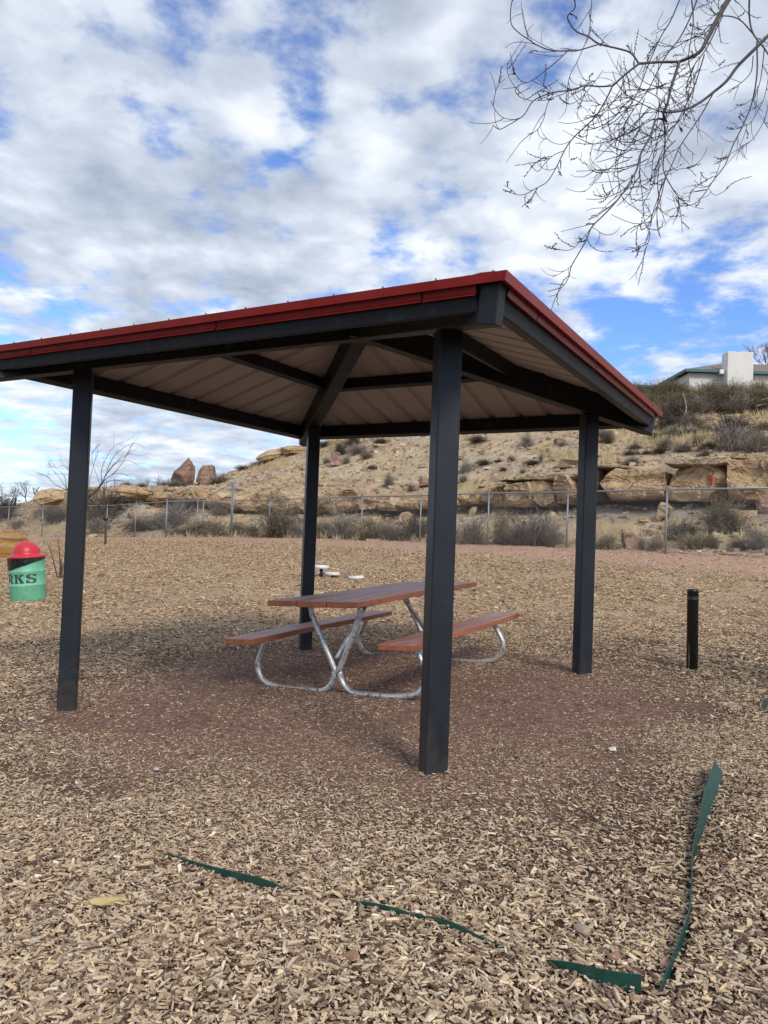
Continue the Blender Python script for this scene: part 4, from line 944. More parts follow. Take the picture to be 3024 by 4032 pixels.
for (pts, a, c, D, dr) in OB:
    k = D / F / 1.3554 * 1.0
    W = [ov(x, y, D + dr * i / len(pts) + .05 * math.sin(x * .02 + y * .013)) for i, (x, y) in enumerate(pts)]
    if pts[0][0] == 1900: W[0] = np.array(tr[-1]) + [0, 0, -.05]; W[1] = (W[0] * .5 + W[2] * .5) + np.array([0, 0, .12])
    mb = big if a >= 7 else small
    q = limb(mb, W, a * k * .74, c * k * .74 + .0008, 7 if a > 6 else 5)
    L_ = np.linalg.norm(np.diff(q, axis=0), axis=1).sum()
    nt = int(L_ * (12 if a < 7 else 5))
    for _ in range(nt):
        i = r.integers(2, len(q)); t = q[i] - q[i - 1]; t /= np.linalg.norm(t) + 1e-9
        sd = np.cross(t, [0, 1, 0]) * r.choice([-1, 1]); dv = t * 1.0 + sd * r.uniform(.3, .9) + r.normal(0, .22, 3)
        twig(small, q[i], dv, r.uniform(.06, .26), .0025, 1 if r.random() < .45 else 0)
# tangled centre
for _ in range(34):
    p = ov(r.uniform(860, 1180), r.uniform(420, 1000), r.uniform(4.9, 5.3)); d = np.array([r.normal(-.55, .35), r.normal(0, .3), r.normal(-.7, .35)])
    twig(small, p, d, r.uniform(.25, .55), .0036, 1)
big.build('limb', MT['bark'], root, True); small.build('crown', MT['twig'], root, True)
bud.build('bud', MT['bud'], root); bpy.data.objects['bud']['kind'] = 'stuff'
# tree beside the house
bare_tree('bare_tree', at(3016, 1480, 52), 2.4, 88, 'hazy bare tree behind the roof at the right edge of the photo', 'tree', MT['twig'], MT['twig'], r0=.06, depth=5, spread=.6, th=.25, kids=(3, 4))

# ------------------------------------------------------------------ house on the hilltop
def house():
    A = at(2715, 1466, 46.0); zE = A[2]
    root = empty('house', (A[0], A[1], zE - 2.6)); tag(root, 'white stucco house with teal eaves and big chimney on the hilltop', 'house')
    def wp(x, y, z): return np.array([x, y, z])
    Wd, Dp, H = 13.0, 7.0, 2.6
    w = MB(); w.box((Wd / 2, Dp / 2, H / 2 - .02), (Wd / 2, 0, 0), (0, Dp / 2, 0), (0, 0, H / 2)); w.build('wall', MT['stucco'], root)
    rf = MB(); o_ = .35; h0, h1 = H + .12, H + 1.5
    x0, x1, y0, y1 = -o_, Wd + o_, -o_, Dp + o_; rx0, rx1, ym = 3.6, Wd - 4, Dp / 2
    rf.add([(x0, y0, h0), (x1, y0, h0), (x1, y1, h0), (x0, y1, h0), (rx0, ym, h1), (rx1, ym, h1)], [(0, 1, 5, 4), (1, 2, 5), (2, 3, 4, 5), (3, 0, 4), (3, 2, 1, 0)])
    rr = rf.build('roof', MT['shingle'], root)
    fs = MB()
    fs.box(((x0 + x1) / 2, y0 - .02, h0 - .07), ((x1 - x0) / 2 + .03, 0, 0), (0, .02, 0), (0, 0, .085)); fs.box((x0 - .02, (y0 + y1) / 2, h0 - .07), (.02, 0, 0), (0, (y1 - y0) / 2, 0), (0, 0, .085))
    fs.build('fascia', MT['teal'], root)
    ex = MB(); ex.box((1.75, y0 - .1, h0 - .12), (.13, 0, 0), (0, .1, 0), (0, 0, .13)); ex.build('vent_box', MT['scrap'], root)
    k = 46 / F; cx0, cx1 = (2843 - 2715) * k, (2944 - 2715) * k; ct = (1466 - 1389) * k
    ch = MB(); ch.box(((cx0 + cx1) / 2, -.35, (H + ct) / 2), ((cx1 - cx0) / 2, 0, 0), (0, .42, 0), (0, 0, (H + ct) / 2)); c = ch.build('chimney', MT['stucco'], root, bevel=.03)
    cc = MB(); cc.box(((cx0 + cx1) / 2, -.35, H + ct + .04), (.16, 0, 0), (0, .16, 0), (0, 0, .04)); cc.build('flue_cap', MT['teal'], c)
    # low flat wing further left
    B = at(2480, 1516, 56.0); r2 = empty('outbuilding', (B[0], B[1], B[2] - 2.2)); tag(r2, 'long low flat roofed building with teal edge behind the bushes', 'building')
    w = MB(); w.box((2.6, 2.5, 1.0), (2.5, 0, 0), (0, 2.4, 0), (0, 0, 1.0)); w.build('wall', MT['stucco'], r2)
    w = MB(); w.box((2.6, 2.5, 2.18), (2.75, 0, 0), (0, 2.7, 0), (0, 0, .03)); w.build('roof', MT['shingle'], r2)
    w = MB(); w.box((2.6, -.23, 2.07), (2.75, 0, 0), (0, .02, 0), (0, 0, .075)); w.build('fascia', MT['teal'], r2)
house()

# ------------------------------------------------------------------ chain-link fence
def fence():
    H = 1.75
    root = empty('chain_link_fence', (FN[2][0], FN[2][1], float(zg(*FN[2])))); base = np.array(root.location)
    tag(root, 'galvanised chain-link fence running along the foot of the hill', 'fence')
    ups = [(3050, None), (2620, None), (2230, None), (1919, None), (1652, None), (1421, None), (1220, None), (1057, None), (907, None), (773, None), (652, None), (530, None), (417, None), (290, None), (164, None), (30, None), (-120, None)]
    pts = []
    for u, _ in ups:
        y = float(Df(uslope(u, np.interp(u, *_vf)))); v = np.interp(u, *_vf); pts.append(at(u, v, y))
    pts = np.array(pts)
    for i, p in enumerate(pts):
        mb = MB(); q = p - base; big_ = ups[i][0] in (652, 907)
        hh = H + .04; rr = .042 if big_ else .027
        if ups[i][0] == 907: hh = 2.45
        mb.tube([q - (0, 0, .2), q + (0, 0, hh)], rr, 8); o = mb.build('fence_post', MT['galv_fence'], root, True)
        cp_ = MB(); cp_.lathe([(rr * 1.15, 0), (rr * 1.15, .03), (rr * .7, .06), (0.0001, .07)], 8, q + (0, 0, hh)); cp_.build('post_cap', MT['galv_fence'], o, True)
    mb = MB(); mb.tube(pts - base + (0, 0, H), .024, 8); mb.build('top_rail', MT['galv_fence'], root, True)
    # woven wire
    V = []; step = .078; hw = .0018
    for a, b in zip(pts[:-1], pts[1:]):
        L_ = np.linalg.norm((b - a)[:2]); n = int(L_ / step); t = (b - a) / L_; nn = np.array([-t[1], t[0], 0])
        up = np.array([0, 0, 1.0]); z0, z1 = .03, H - .01; run = (z1 - z0) * .85
        for k in range(-int(run / step) - 1, n + 1):
            for sgn in (1, -1):
                s0 = k * step if sgn > 0 else k * step + run; s1 = s0 + sgn * run
                lo, hi = 0.0, L_; e0, e1 = 0.0, 1.0
                for (s_, ds) in ((s0, s1 - s0),):
                    ta, tb_ = (lo - s_) / ds, (hi - s_) / ds
                    if ta > tb_: ta, tb_ = tb_, ta
                    e0, e1 = max(e0, ta), min(e1, tb_)
                if e1 - e0 < .01: continue
                P0_ = a + t * (s0 + (s1 - s0) * e0) + up * (z0 + (z1 - z0) * e0) + nn * (.003 * sgn - .03); P1_ = a + t * (s0 + (s1 - s0) * e1) + up * (z0 + (z1 - z0) * e1) + nn * (.003 * sgn - .03)
                V.append((P0_ - base, P1_ - base))
    A = np.array([v[0] for v in V]); B = np.array([v[1] for v in V]); n = len(A)
    d = B - A; d /= np.linalg.norm(d, axis=1)[:, None]; s1 = np.cross(d, [0.7, .7, 0]); s1 /= np.linalg.norm(s1, axis=1)[:, None]; s2 = np.cross(d, s1)
    ring = [s1 * hw, (-.5 * s1 + .866 * s2) * hw, (-.5 * s1 - .866 * s2) * hw]
    VV = np.stack([A + q for q in ring] + [B + q for q in ring], 1).reshape(-1, 3); i = np.arange(n)[:, None] * 6
    Q = np.concatenate([i + np.array([[0, 1, 4, 3]]), i + np.array([[1, 2, 5, 4]]), i + np.array([[2, 0, 3, 5]])])
    quads('wire_mesh', VV, Q, MT['wire'], root)
    # taller side fence climbing behind the corner
    A0 = pts[[u for u, _ in ups].index(652)]
    r2 = empty('wing_fence', A0); tag(r2, 'short side fence with a rail rising from the corner post to the tall post', 'fence')
    c = at(652, 1977, A0[1]) - A0; m_ = at(802, 1964, 37.8) - A0; e = at(923, 1899, 35.5) - A0
    mb = MB(); mb.tube([c, m_, e], .024, 6); mb.build('top_rail', MT['galv_fence'], r2, True)
    for (u, vt, vb, Y) in ((802, 1964, 2080, 37.8), (923, 1897, 2112, 35.5)):
        mb = MB(); mb.tube([at(u - (4 if u < 900 else 13), vb, Y) - A0 - np.array([0, 0, .3]), at(u, vt, Y) - A0], .03, 8); mb.build('fence_post', MT['galv_fence'], r2, True)
fence()

# ------------------------------------------------------------------ shelter
ANG = -0.518808559; a2 = np.array([math.cos(ANG), math.sin(ANG), 0]); b2 = np.array([-a2[1], a2[0], 0]); ZU = np.array([0, 0, 1.0])
CX = np.array([-.2471483, 6.4109706, 0]); S = 3.0832494; HT = 2.458928; PW = .13411; E = 2.0981; ZE = 2.5474; TS = .305
th = math.atan(TS); 
shel = empty('picnic_shelter', CX + ZU * float(zg(CX[0], CX[1]))); SB = np.array(shel.location)
tag(shel, 'open picnic shelter with charcoal posts and red edged hip roof', 'shelter')
def shb(mb, name, m, parent=None, **k):
    for i in range(len(mb.v)): mb.v[i] = mb.v[i] - (0 if parent and parent is not shel else 0) - SB
    return mb.build(name, m, parent or shel, **k)
HD = [(a2 + b2) / math.sqrt(2), (-a2 + b2) / math.sqrt(2), (-a2 - b2) / math.sqrt(2), (a2 - b2) / math.sqrt(2)]
for h in HD:
    sd = np.cross(ZU, h); c = CX + h * S / math.sqrt(2)
    zb = float(zg(c[0], c[1])) - .35
    rr = PW / 2
    mb = MB(); mb.box(c + ZU * (zb + HT) / 2, h * rr, sd * rr, ZU * (HT - zb) / 2); shb(mb, 'post', MT['post'], bevel=.011, seg=3)
    pl = MB(); pl.box(c + ZU * (HT - .004), h * rr * 1.0, sd * rr * 1.0, ZU * .0039) if False else None
# hip beams: rectangular tube under each hip line, V-cut outer end
hs = TS / math.sqrt(2); hc = math.cos(math.atan(hs)); ZA = ZE + TS * E   # roof apex height (top face)
DK = .036
for h in HD:
    sd = np.cross(ZU, h); along = (h - ZU * hs); along /= np.linalg.norm(along); down = -(h * hs + ZU); down /= np.linalg.norm(down)
    top0 = CX + ZU * ZA; rt, rb = DK, .252
    hw = PW / 2
    # outer tip so that V faces run parallel to the eaves
    rE = (E - .045) * math.sqrt(2) / hc * 1.0
    r_in = .10
    prof_ = []
    for (s_, r_) in ((0, rE), (hw, rE - hw), (-hw, rE - hw)):
        prof_.append((s_, r_))
    V = []
    for dep in (rt, rb):
        off = dep * 0
        for (s_, r_) in ((-hw, r_in), (-hw, rE - hw - .0), (0, rE), (hw, rE - hw - .0), (hw, r_in)):
            V.append(top0 + along * r_ + sd * s_ + down * dep)
    mb = MB(); n = 5
    mb.add(V, [(0, 1, 2, 3, 4)[::-1], (5, 6, 7, 8, 9)] + [(i, (i + 1) % n, n + (i + 1) % n, n + i) for i in range(n)])
    shb(mb, 'hip_beam', MT['beam'], bevel=.006)
# hub plate at the apex
mb = MB(); hb = ZA - .252 / hc + .0
mb.box(CX + ZU * (hb + .075), HD[0] * .13, HD[1] * .13, ZU * .085); shb(mb, 'hub', MT['beam'], bevel=.004)
SIDES = [a2, b2, -a2, -b2]
for si, n in enumerate(SIDES):
    t = np.cross(ZU, n)                       # along the eave
    dn = -(n * math.sin(th) + ZU * math.cos(th))        # perpendicular to the roof, downwards
    upS = -n * math.cos(th) + ZU * math.sin(th)         # up the slope
    e0 = CX + n * E + ZU * ZE
    L_ = E
    # eave beam (box channel)
    hl = L_ - .045 - .135
    mb = MB(); c = e0 + upS * (.040 + .045) + dn * (.038 + .1775) / 2
    mb.box(c, t * hl, upS * .045, dn * (.1775 - .038) / 2); shb(mb, 'eave_beam', MT['beam'], bevel=.010, seg=3)
    # end stubs narrowing into the hip closure
    # mid purlin
    rm = 1.02
    mb = MB(); c = CX + n * rm + ZU * (ZA - TS * rm) + dn * (.038 + .15) / 2
    mb.box(c, t * (rm - .075), upS * .035, dn * (.15 - .038) / 2); shb(mb, 'purlin', MT['beam'], bevel=.006)
    # ribbed roof sheet
    xs = [-L_ + .0005]; zz = [0]
    xr = -L_ + .155
    prof_ = []
    while xr < L_ - .05:
        prof_ += [(xr - .042, 0), (xr - .020, .030), (xr + .020, .030), (xr + .042, 0)]
        for q in (.09, .16, .215):
            if xr + q < L_ - .06: prof_ += [(xr + q - .006, 0), (xr + q, .003), (xr + q + .006, 0)]
        xr += .3048
    pr = sorted(set(prof_ + [(0.0, 0) if not any(abs(x) < .04 for x, _ in prof_) else (0.0, float(np.interp(0, [x for x, _ in sorted(prof_)], [z for _, z in sorted(prof_)])))] + [(-L_, 0), (L_, 0)]))
    pr = [q for q in pr if abs(q[0]) <= L_]
    V = []; Fc = []; Mi = []
    mbp = MB()
    lift = DK - .0325
    ev = []
    for (x, z) in pr:
        A_ = e0 + t * x + dn * (DK - z - .002) + upS * .004
        run = (L_ - abs(x)) / math.cos(th)
        B_ = A_ + upS * max(run - .004, .0)
        ev.append((A_, B_))
    up_ = -dn * .0025
    bot = [q for p_ in ev for q in p_]; top = [q + up_ for q in bot]
    m_ = len(ev)
    mbp.add(bot, [(2 * i, 2 * i + 1, 2 * i + 3, 2 * i + 2) for i in range(m_ - 1)], 0)
    mbp.add(top, [(2 * i + 2, 2 * i + 3, 2 * i + 1, 2 * i) for i in range(m_ - 1)], 1)
    shb(mbp, 'roof_panel', [MT['beige'], MT['red']])
    # upper fascia: L-shaped flashing, mitred
    def strip(s0, s1, i0, i1, d0, d1, th_=.0025, kick=0):
        """prism along the eave between s0..s1 at inset i, depth d, mitred"""
        V = []
        for s_ in (s0, s1):
            for (i_, d_) in ((i0, d0), (i1, d1), (i1 + th_, d1), (i0 + th_, d0)):
                sm_ = s_ if abs(s_) < L_ - .001 else math.copysign(L_ - i_ * math.cos(th) - d_ * math.sin(th), s_)
                V.append(e0 + t * sm_ + upS * i_ + dn * d_)
        return V, [(0, 3, 2, 1), (4, 5, 6, 7), (0, 1, 5, 4), (1, 2, 6, 5), (2, 3, 7, 6), (3, 0, 4, 7)]
    fb = MB(); fb.add(*strip(-L_, L_, 0, 0, 0, .044)); fb.add(*strip(-L_ + .0, L_ - .0, .0026, .0026, .041, .0436, th_=.03))
    v_, f_ = strip(-L_, L_, .0, .0, -.0005, .002, th_=.09); v_ = list(v_)
    fb.add(v_, f_)
    fa = shb(fb, 'fascia', MT['red'])
    # lower trim in lengths, with a flared foot
    cuts = [-L_ + .16, -L_ + .62, .12 * L_ if si % 2 else -.1 * L_, L_ - .47, L_ - .17]
    for s0, s1 in zip(cuts[:-1], cuts[1:]):
        tb_ = MB(); g_ = .006
        tb_.add(*strip(s0 + g_, s1 - g_, .034, .034, .046, .080)); tb_.add(*strip(s0 + g_, s1 - g_, .034, .014, .080, .0945))
        shb(tb_, 'eave_trim', MT['red'])
    # screws standing on the edge, one per rib
    xr = -L_ + .155
    while xr < L_ - .05:
        sc_ = MB(); c = e0 + t * xr + upS * .03 - dn * .006; 
        V = [c + .005 * (math.cos(q) * t + math.sin(q) * upS) - dn * k for k in (-.006, .005) for q in np.arange(6) * math.pi / 3]
        sc_.add(V, [(5, 4, 3, 2, 1, 0), (6, 7, 8, 9, 10, 11)] + [(i, (i + 1) % 6, 6 + (i + 1) % 6, 6 + i) for i in range(6)])
        shb(sc_, 'screw', MT['steel']); xr += .3048
# hip caps on the roof top
for h in HD:
    sd = np.cross(ZU, h); along = (h - ZU * hs); along /= np.linalg.norm(along); down = -(h * hs + ZU); down /= np.linalg.norm(down)
    mb = MB(); R_ = E * math.sqrt(2) / hc - .14
    V = [CX + ZU * ZA + along * r_ + sd * s_ + down * d_ for r_ in (.0, R_) for (s_, d_) in ((-.08, .008), (0, -.010), (.08, .008), (.08, .012), (0, -.006), (-.08, .012))]
    mb.add(V, [(0, 1, 7, 6), (1, 2, 8, 7), (2, 3, 9, 8), (3, 4, 10, 9), (4, 5, 11, 10), (5, 0, 6, 11), (5, 4, 3, 2, 1, 0), (6, 7, 8, 9, 10, 11)])
    shb(mb, 'hip_cap', MT['red'])

# ------------------------------------------------------------------ picnic table
def table():
    cx, cy, ang, L_, W_, zt_, bo, ws, zs, tt, tl = 0.0927895, 7.1133045, -0.49337362, 2.49383, .848, .76953, .73025, .28314, .45173, .02615, -.01298
    e = np.array([math.cos(ang), math.sin(ang), 0]); n = np.array([-math.sin(ang), math.cos(ang), 0])
    e[2] = GX * e[0] + GY * e[1] + tt; n[2] = GX * n[0] + GY * n[1] + tl; e /= np.linalg.norm(e); n -= e * (n @ e); n /= np.linalg.norm(n); up = np.cross(e, n)
    root = empty('picnic_table'); tag(root, 'brown painted picnic table with attached benches on bent steel pipes under the shelter', 'picnic table')
    root.matrix_world = Matrix(((e[0], n[0], up[0], cx), (e[1], n[1], up[1], cy), (e[2], n[2], up[2], GX * cx + GY * (cy - 7)), (0, 0, 0, 1)))
    T = .046
    def plank(name, xc, w, z, parent=root):
        mb = MB(); nseg = 14
        ys = np.linspace(-L_ / 2, L_ / 2, nseg + 1); V = []
        for y in ys:
            s = .004 * math.sin(y * 2.1 + xc * 5)
            V += [(xc - w / 2, y, z - T + s), (xc + w / 2, y, z - T + s), (xc + w / 2, y, z + s), (xc - w / 2, y, z + s)]
        fsd = []; ft = []
        for i in range(nseg):
            k = i * 4; fsd += [(k + 1, k, k + 4, k + 5), (k + 2, k + 1, k + 5, k + 6), (k, k + 3, k + 7, k + 4)]; ft.append((k + 3, k + 2, k + 6, k + 7))
        k = nseg * 4; fsd += [(0, 1, 2, 3), (k + 3, k + 2, k + 1, k)]
        mb.add(V, fsd + ft); mb.m = [0] * len(fsd) + [1] * len(ft)
        o = mb.build(name, [MT['plank_side'], MT['plank_top']], parent, bevel=.005)
        # bolts on the outer edges
        return o
    top = empty('tabletop'); top.parent = root
    wp = (W_ - .018) / 3
    tops = [plank('tabletop', (i - 1) * (wp + .009), wp, zt_) for i in range(3)]
    bpy.data.objects.remove(top)
    for i, o in enumerate(tops): o.name = 'tabletop_plank'
    seats = [plank('seat', s * bo, ws, zs) for s in (-1, 1)]
    for sx, par in ((-1, tops[0]), (1, tops[2])):
        for y in (-L_ / 2 + .22, L_ / 2 - .22, -L_ / 2 + .36):
            mb = MB(); mb.tube([(sx * (W_ / 2 - .002), y, zt_ - .02), (sx * (W_ / 2 + .006), y, zt_ - .02)], .009, 8); mb.build('bolt', MT['plank_side'], par, True)
    for sx, par in ((-1, seats[0]), (1, seats[1])):
        for y in (-L_ / 2 + .1, L_ / 2 - .1, L_ / 2 - .5):
            for q in (-1, 1):
                mb = MB(); mb.tube([(sx * bo + q * (ws / 2 - .002), y, zs - .02), (sx * bo + q * (ws / 2 + .006), y, zs - .02)], .008, 8); mb.build('bolt', MT['plank_side'], par, True)
    yf = L_ / 2 - .36; rad = .0235
    def arc(c, r_, a0, a1, n=8): return [(c[0] + r_ * math.cos(q), c[1] + r_ * math.sin(q)) for q in np.linspace(a0, a1, n)]
    zb = -.010
    for yy in (-yf, yf):
        for s in (-1, 1):
            # seat -> down, outward bow -> foot -> up through the centre -> tabletop
            rb, rc = .16, .17
            xo = bo + .085                                     # outermost reach of the bow
            pts = [(bo - .015, zs - T - .012), (bo + .035, zs - T - .10)]
            pts += arc((xo - rb, zb + rb + .02), rb, R(18), R(-78), 9)
            pts += [(bo - .2, zb), (.30, zb)]
            pts += arc((.196, zb + rc), rc, R(-88), R(-190), 10)
            pts += [(.215, zt_ - T - .14), (.24, zt_ - T - .02)]
            P3 = [(s * x, yy, z) for x, z in pts]
            mb = MB(); limb(mb, P3, rad, rad, 12); o = mb.build('leg', MT['galv'], root, True)
            br = MB(); br.box((s * bo, yy, zs - T - .008), (ws / 2 - .03, 0, 0), (0, .02, 0), (0, 0, .0075)); br.build('seat_bracket', MT['galv'], root)
        br = MB(); br.box((0, yy, zt_ - T - .010), (W_ / 2 - .05, 0, 0), (0, .02, 0), (0, 0, .0095)); br.build('cross_bar', MT['galv'], root)
        sg = 1 if yy > 0 else -1
        mb = MB(); mb.tube([(0.0, yy + .0, .27), (0, yy - sg * .30, .50), (0, yy - sg * .58, zt_ - T - .01)], .019, 10); mb.build('brace', MT['galv'], root, True)
    mb = MB(); mb.box((0, 0, zt_ - T - .008), (W_ / 2 - .06, 0, 0), (0, .03, 0), (0, 0, .0075)); mb.build('cross_bar', MT['galv'], root)
table()

# ------------------------------------------------------------------ barrel
def barrel():
    b = gnd(112, 2357); k = b[1] / F; H = 172 * k; Rb = 65 * k
    root = empty('trash_barrel', b - np.array([0, 0, .03])); tag(root, 'mint green steel drum litter bin with red dome lid', 'trash can')
    root.rotation_euler = (R(2), R(-4.5), 0)
    pr = [(Rb * .97, 0), (Rb, .015)]
    for z in (.36, .67):
        pr += [(Rb, H * z - .028), (Rb * 1.035, H * z - .01), (Rb * 1.04, H * z), (Rb * 1.035, H * z + .01), (Rb, H * z + .028)]
    pr += [(Rb, H * .97), (Rb * 1.02, H * .975), (Rb * 1.02, H)]
    mb = MB(); mb.lathe(pr, 48); mb.build('drum', MT['barrel'], root, True)
    # bag folded over the rim: deeper on the left
    n = 72; a = np.arange(n) * 2 * math.pi / n; Pb = []
    low = H * (.82 + .12 * np.cos(a - R(20)) ); low = np.minimum(low, H * .945)
    for j, t in enumerate(np.linspace(0, 1, 9)):
        z = H * 1.005 * (1 - t) + low * t
        pleat = 1 + .018 * np.sin(a * 19 + 6 * t) * (1 - .5 * t) + .014 * vnoise(np.stack([np.cos(a) * 5, np.sin(a) * 5, 0 * a + t * 3], 1))
        rr = Rb * 1.035 * pleat + .004
        Pb.append(np.stack([rr * np.cos(a), rr * np.sin(a), z], 1))
    grid_mesh('bin_bag', np.array(Pb), MT['bag'], root, True, flip=True, wrap=True)
    mb = MB(); Rl = Rb * 1.06; z0 = H * 1.0
    Rd = Rb * .79
    prd = [(Rl, z0 - .02), (Rl + .006, z0 - .01), (Rl, z0 + .012), (Rd + .02, z0 + .03), (Rd, z0 + .05)]
    for q in np.linspace(.08, 1, 12): prd.append((max(Rd * math.cos(q * math.pi / 2), .0001), z0 + .05 + Rd * .98 * math.sin(q * math.pi / 2)))
    mb.lathe(prd, 48); mb.build('dome_lid', MT['dome'], root, True)
    # stencilled letters, bent round the drum
    G = {'R': ["1111111110..", "1111111111..", ".111...1111.", ".111....111.", ".111....111.", ".111...1111.", "...........", ".11111111...", ".111111111..", ".111..1111..", ".111...1111.", ".111....111.", "1111....1111", "1111....1111"],
         'K': ["11111..11111", "11111..11111", ".111...111..", ".111..111...", ".111.111....", ".111.111....", ".111.1111...", ".111.1111...", ".111..1111..", ".111..1111..", ".111...1111.", ".111...1111.", "11111..11111", "11111..11111"],
         'S': ["..1111111.11", ".1111..11111", "1111.....111", "1111......11", "11111.......", ".1111111....", "..11111.1...", "...11.11111.", ".......11111", "11.......111", "111......111", "1111....1111", "11111..1111.", "11.1111111.."]}
    ch = H * .20 / 14; cw = .0142; z_t = H * .615
    start = -math.pi / 2 - 1.16 * 1.0
    facing = math.atan2(-b[1], -b[0])
    ang0 = facing - 1.42
    for k_, (L, off) in enumerate((('R', 0), ('K', .20), ('S', .405))):
        mb = MB()
        for ri, row in enumerate(G[L]):
            for ci, c in enumerate(row):
                if c != '1': continue
                a0 = ang0 + (off + ci * cw) / Rb; a1 = a0 + cw / Rb; zt_, zb_ = z_t - ri * ch, z_t - (ri + 1) * ch; r_ = Rb + .0035
                mb.add([(r_ * math.cos(a0), r_ * math.sin(a0), zb_), (r_ * math.cos(a1), r_ * math.sin(a1), zb_), (r_ * math.cos(a1), r_ * math.sin(a1), zt_), (r_ * math.cos(a0), r_ * math.sin(a0), zt_)], [(0, 1, 2, 3)])
        mb.build('stencil_letter', MT['stencil'], root)
barrel()

# ------------------------------------------------------------------ black bollard pipe
def bollard():
    b = gnd(2725, 2642); H = .745; r_ = .050
    root = empty('bollard', b); tag(root, 'short black pipe bollard standing alone in the chips', 'bollard'); root.rotation_euler = (0, R(-.8), 0)
    mb = MB(); mb.lathe([(r_, -.2), (r_, H - .10), (r_ * 1.02, H - .098), (r_ * 1.02, H - .09), (r_, H - .088), (r_, H - .03), (r_ * 1.03, H - .028), (r_ * 1.03, H - .004), (r_ * .9, H), (r_ * .86, H - .02)], 32); mb.build('pipe', MT['black'], root, True)
    # scraped patch low on the side facing the camera
    f = math.atan2(-b[1], -b[0]) - .55; mb = MB(); pts = [(-.22, .0), (.16, .0), (.1, .06), (.14, .12), (.02, .17), (.05, .24), (-.12, .25), (-.2, .15)]
    V = [(r_ * 1.015 * math.cos(f + q), r_ * 1.015 * math.sin(f + q), .01 + z) for q, z in pts]; V.append(((r_ + .004) * math.cos(f), (r_ + .004) * math.sin(f), .12)); mb.add(V, [(i, (i + 1) % 8, 8) for i in range(8)])
    mb.build('scuff', MT['scuff'], root)
bollard()

# ------------------------------------------------------------------ stepping discs
for (u, v, h, w, tm, lab, tl) in ((1264, 2268, 36, 62, 'white', 'tall white stepping disc on a navy post beside the back shelter post', 0), (1309, 2272, 14, 58, 'tan_top', 'low white rimmed stepping disc with a tan top', 0), (1402, 2278, 5, 62, 'tan_top', 'lowest tan topped stepping disc half buried in chips', .09)):
    b = gnd(u, v); k = b[1] / F; root = empty('stepping_disc', b); tag(root, lab, 'play disc', 'stepping discs beyond the table'); hh = h * k; rr = w * k / 2
    if tl: root.rotation_euler = (0, -tl, 0)
    mb = MB(); mb.lathe([(.035, -.1), (.035, max(hh - .02, .01))], 12); mb.build('disc_post', MT['navy'], root, True)
    mb = MB(); mb.lathe([(rr * .92, hh - .035), (rr, hh - .028), (rr, hh + .02), (rr * .95, hh + .028), (rr * .9, hh + .026)], 32); rim = mb.build('rim', MT['white'], root, True)
    mb = MB(); mb.lathe([(rr * .9, hh + .022), (rr * .88, hh + .034), (.0001, hh + .036)], 32); mb.build('disc_top', MT[tm], root, True)

# ------------------------------------------------------------------ green edging strips
EDG = []
def edging(name, pts, lab, top_, th_=.004):
    """pts: (u, v, exposed height, lean) along the ground line"""
    W = []
    for (u, v, hgt, ln) in pts:
        g_ = gnd(u, v); W.append([g_[0], g_[1], hgt, ln])
    W = np.array(W); s = np.arange(len(W)); n = 60; q = np.linspace(0, len(W) - 1, n)
    X = np.stack([np.interp(q, s, W[:, i]) for i in range(4)], 1)
    ker = np.array([.25, .5, .25])
    for _ in range(3):
        Y = X.copy(); Y[1:-1] = .25 * X[:-2] + .5 * X[1:-1] + .25 * X[2:]; X = Y
    base = np.stack([X[:, 0], X[:, 1], zt(X[:, 0], X[:, 1])], 1); t = np.gradient(base, axis=0); t /= np.linalg.norm(t, axis=1)[:, None]; sd = np.cross(t, ZU)
    lo = base - ZU * .10; hi = base + ZU * X[:, 2:3] + sd * X[:, 3:4]
    o_ = base[0].copy(); P_ = np.array([lo - sd * th_ / 2, hi - sd * th_ / 2, hi + sd * th_ / 2, lo + sd * th_ / 2]) - o_
    o = grid_mesh(name, P_.transpose(1, 0, 2), MT['edging'], None, False, wrap=True); o.location = o_; tag(o, lab, 'garden edging', 'green landscape edging strips')
    me = o.data
    EDG.append(base)
    return o
edging('edging_strip', [(620, 3366, .008, 0), (700, 3394, .018, 0), (760, 3416, .022, 0), (860, 3450, .034, 0), (960, 3484, .044, 0), (1050, 3506, .040, 0), (1120, 3514, .014, 0), (1180, 3520, -.02, 0), (1310, 3548, -.02, 0), (1370, 3568, .014, 0), (1450, 3588, .026, 0), (1560, 3618, .030, 0), (1640, 3638, .004, 0), (1700, 3660, .026, 0), (1800, 3696, .036, 0), (1900, 3722, .016, 0), (1980, 3740, .006, 0), (2120, 3776, .004, 0), (2190, 3806, .028, 0), (2300, 3842, .042, 0), (2420, 3876, .052, 0), (2524, 3900, .062, 0)], 'long green metal edging strip half buried in the foreground chips', 0)
edging('edging_strip', [(2598, 3904, .018, 0), (2652, 3832, .036, -.012), (2700, 3740, .044, -.014), (2718, 3645, .040, -.004), (2722, 3554, .036, 0), (2728, 3440, .036, -.004), (2748, 3372, .045, -.02), (2806, 3290, .062, -.055), (2846, 3212, .070, -.085), (2876, 3150, .072, -.10), (2898, 3080, .075, -.105)], 'curving green edging strip standing up at its far end on the right', 0)
edging('edging_strip', [(3003, 2805, .03, 0), (3030, 2770, .05, 0), (3060, 2735, .05, 0)], 'small end of dark edging poking in at the right edge of the photo', 0)

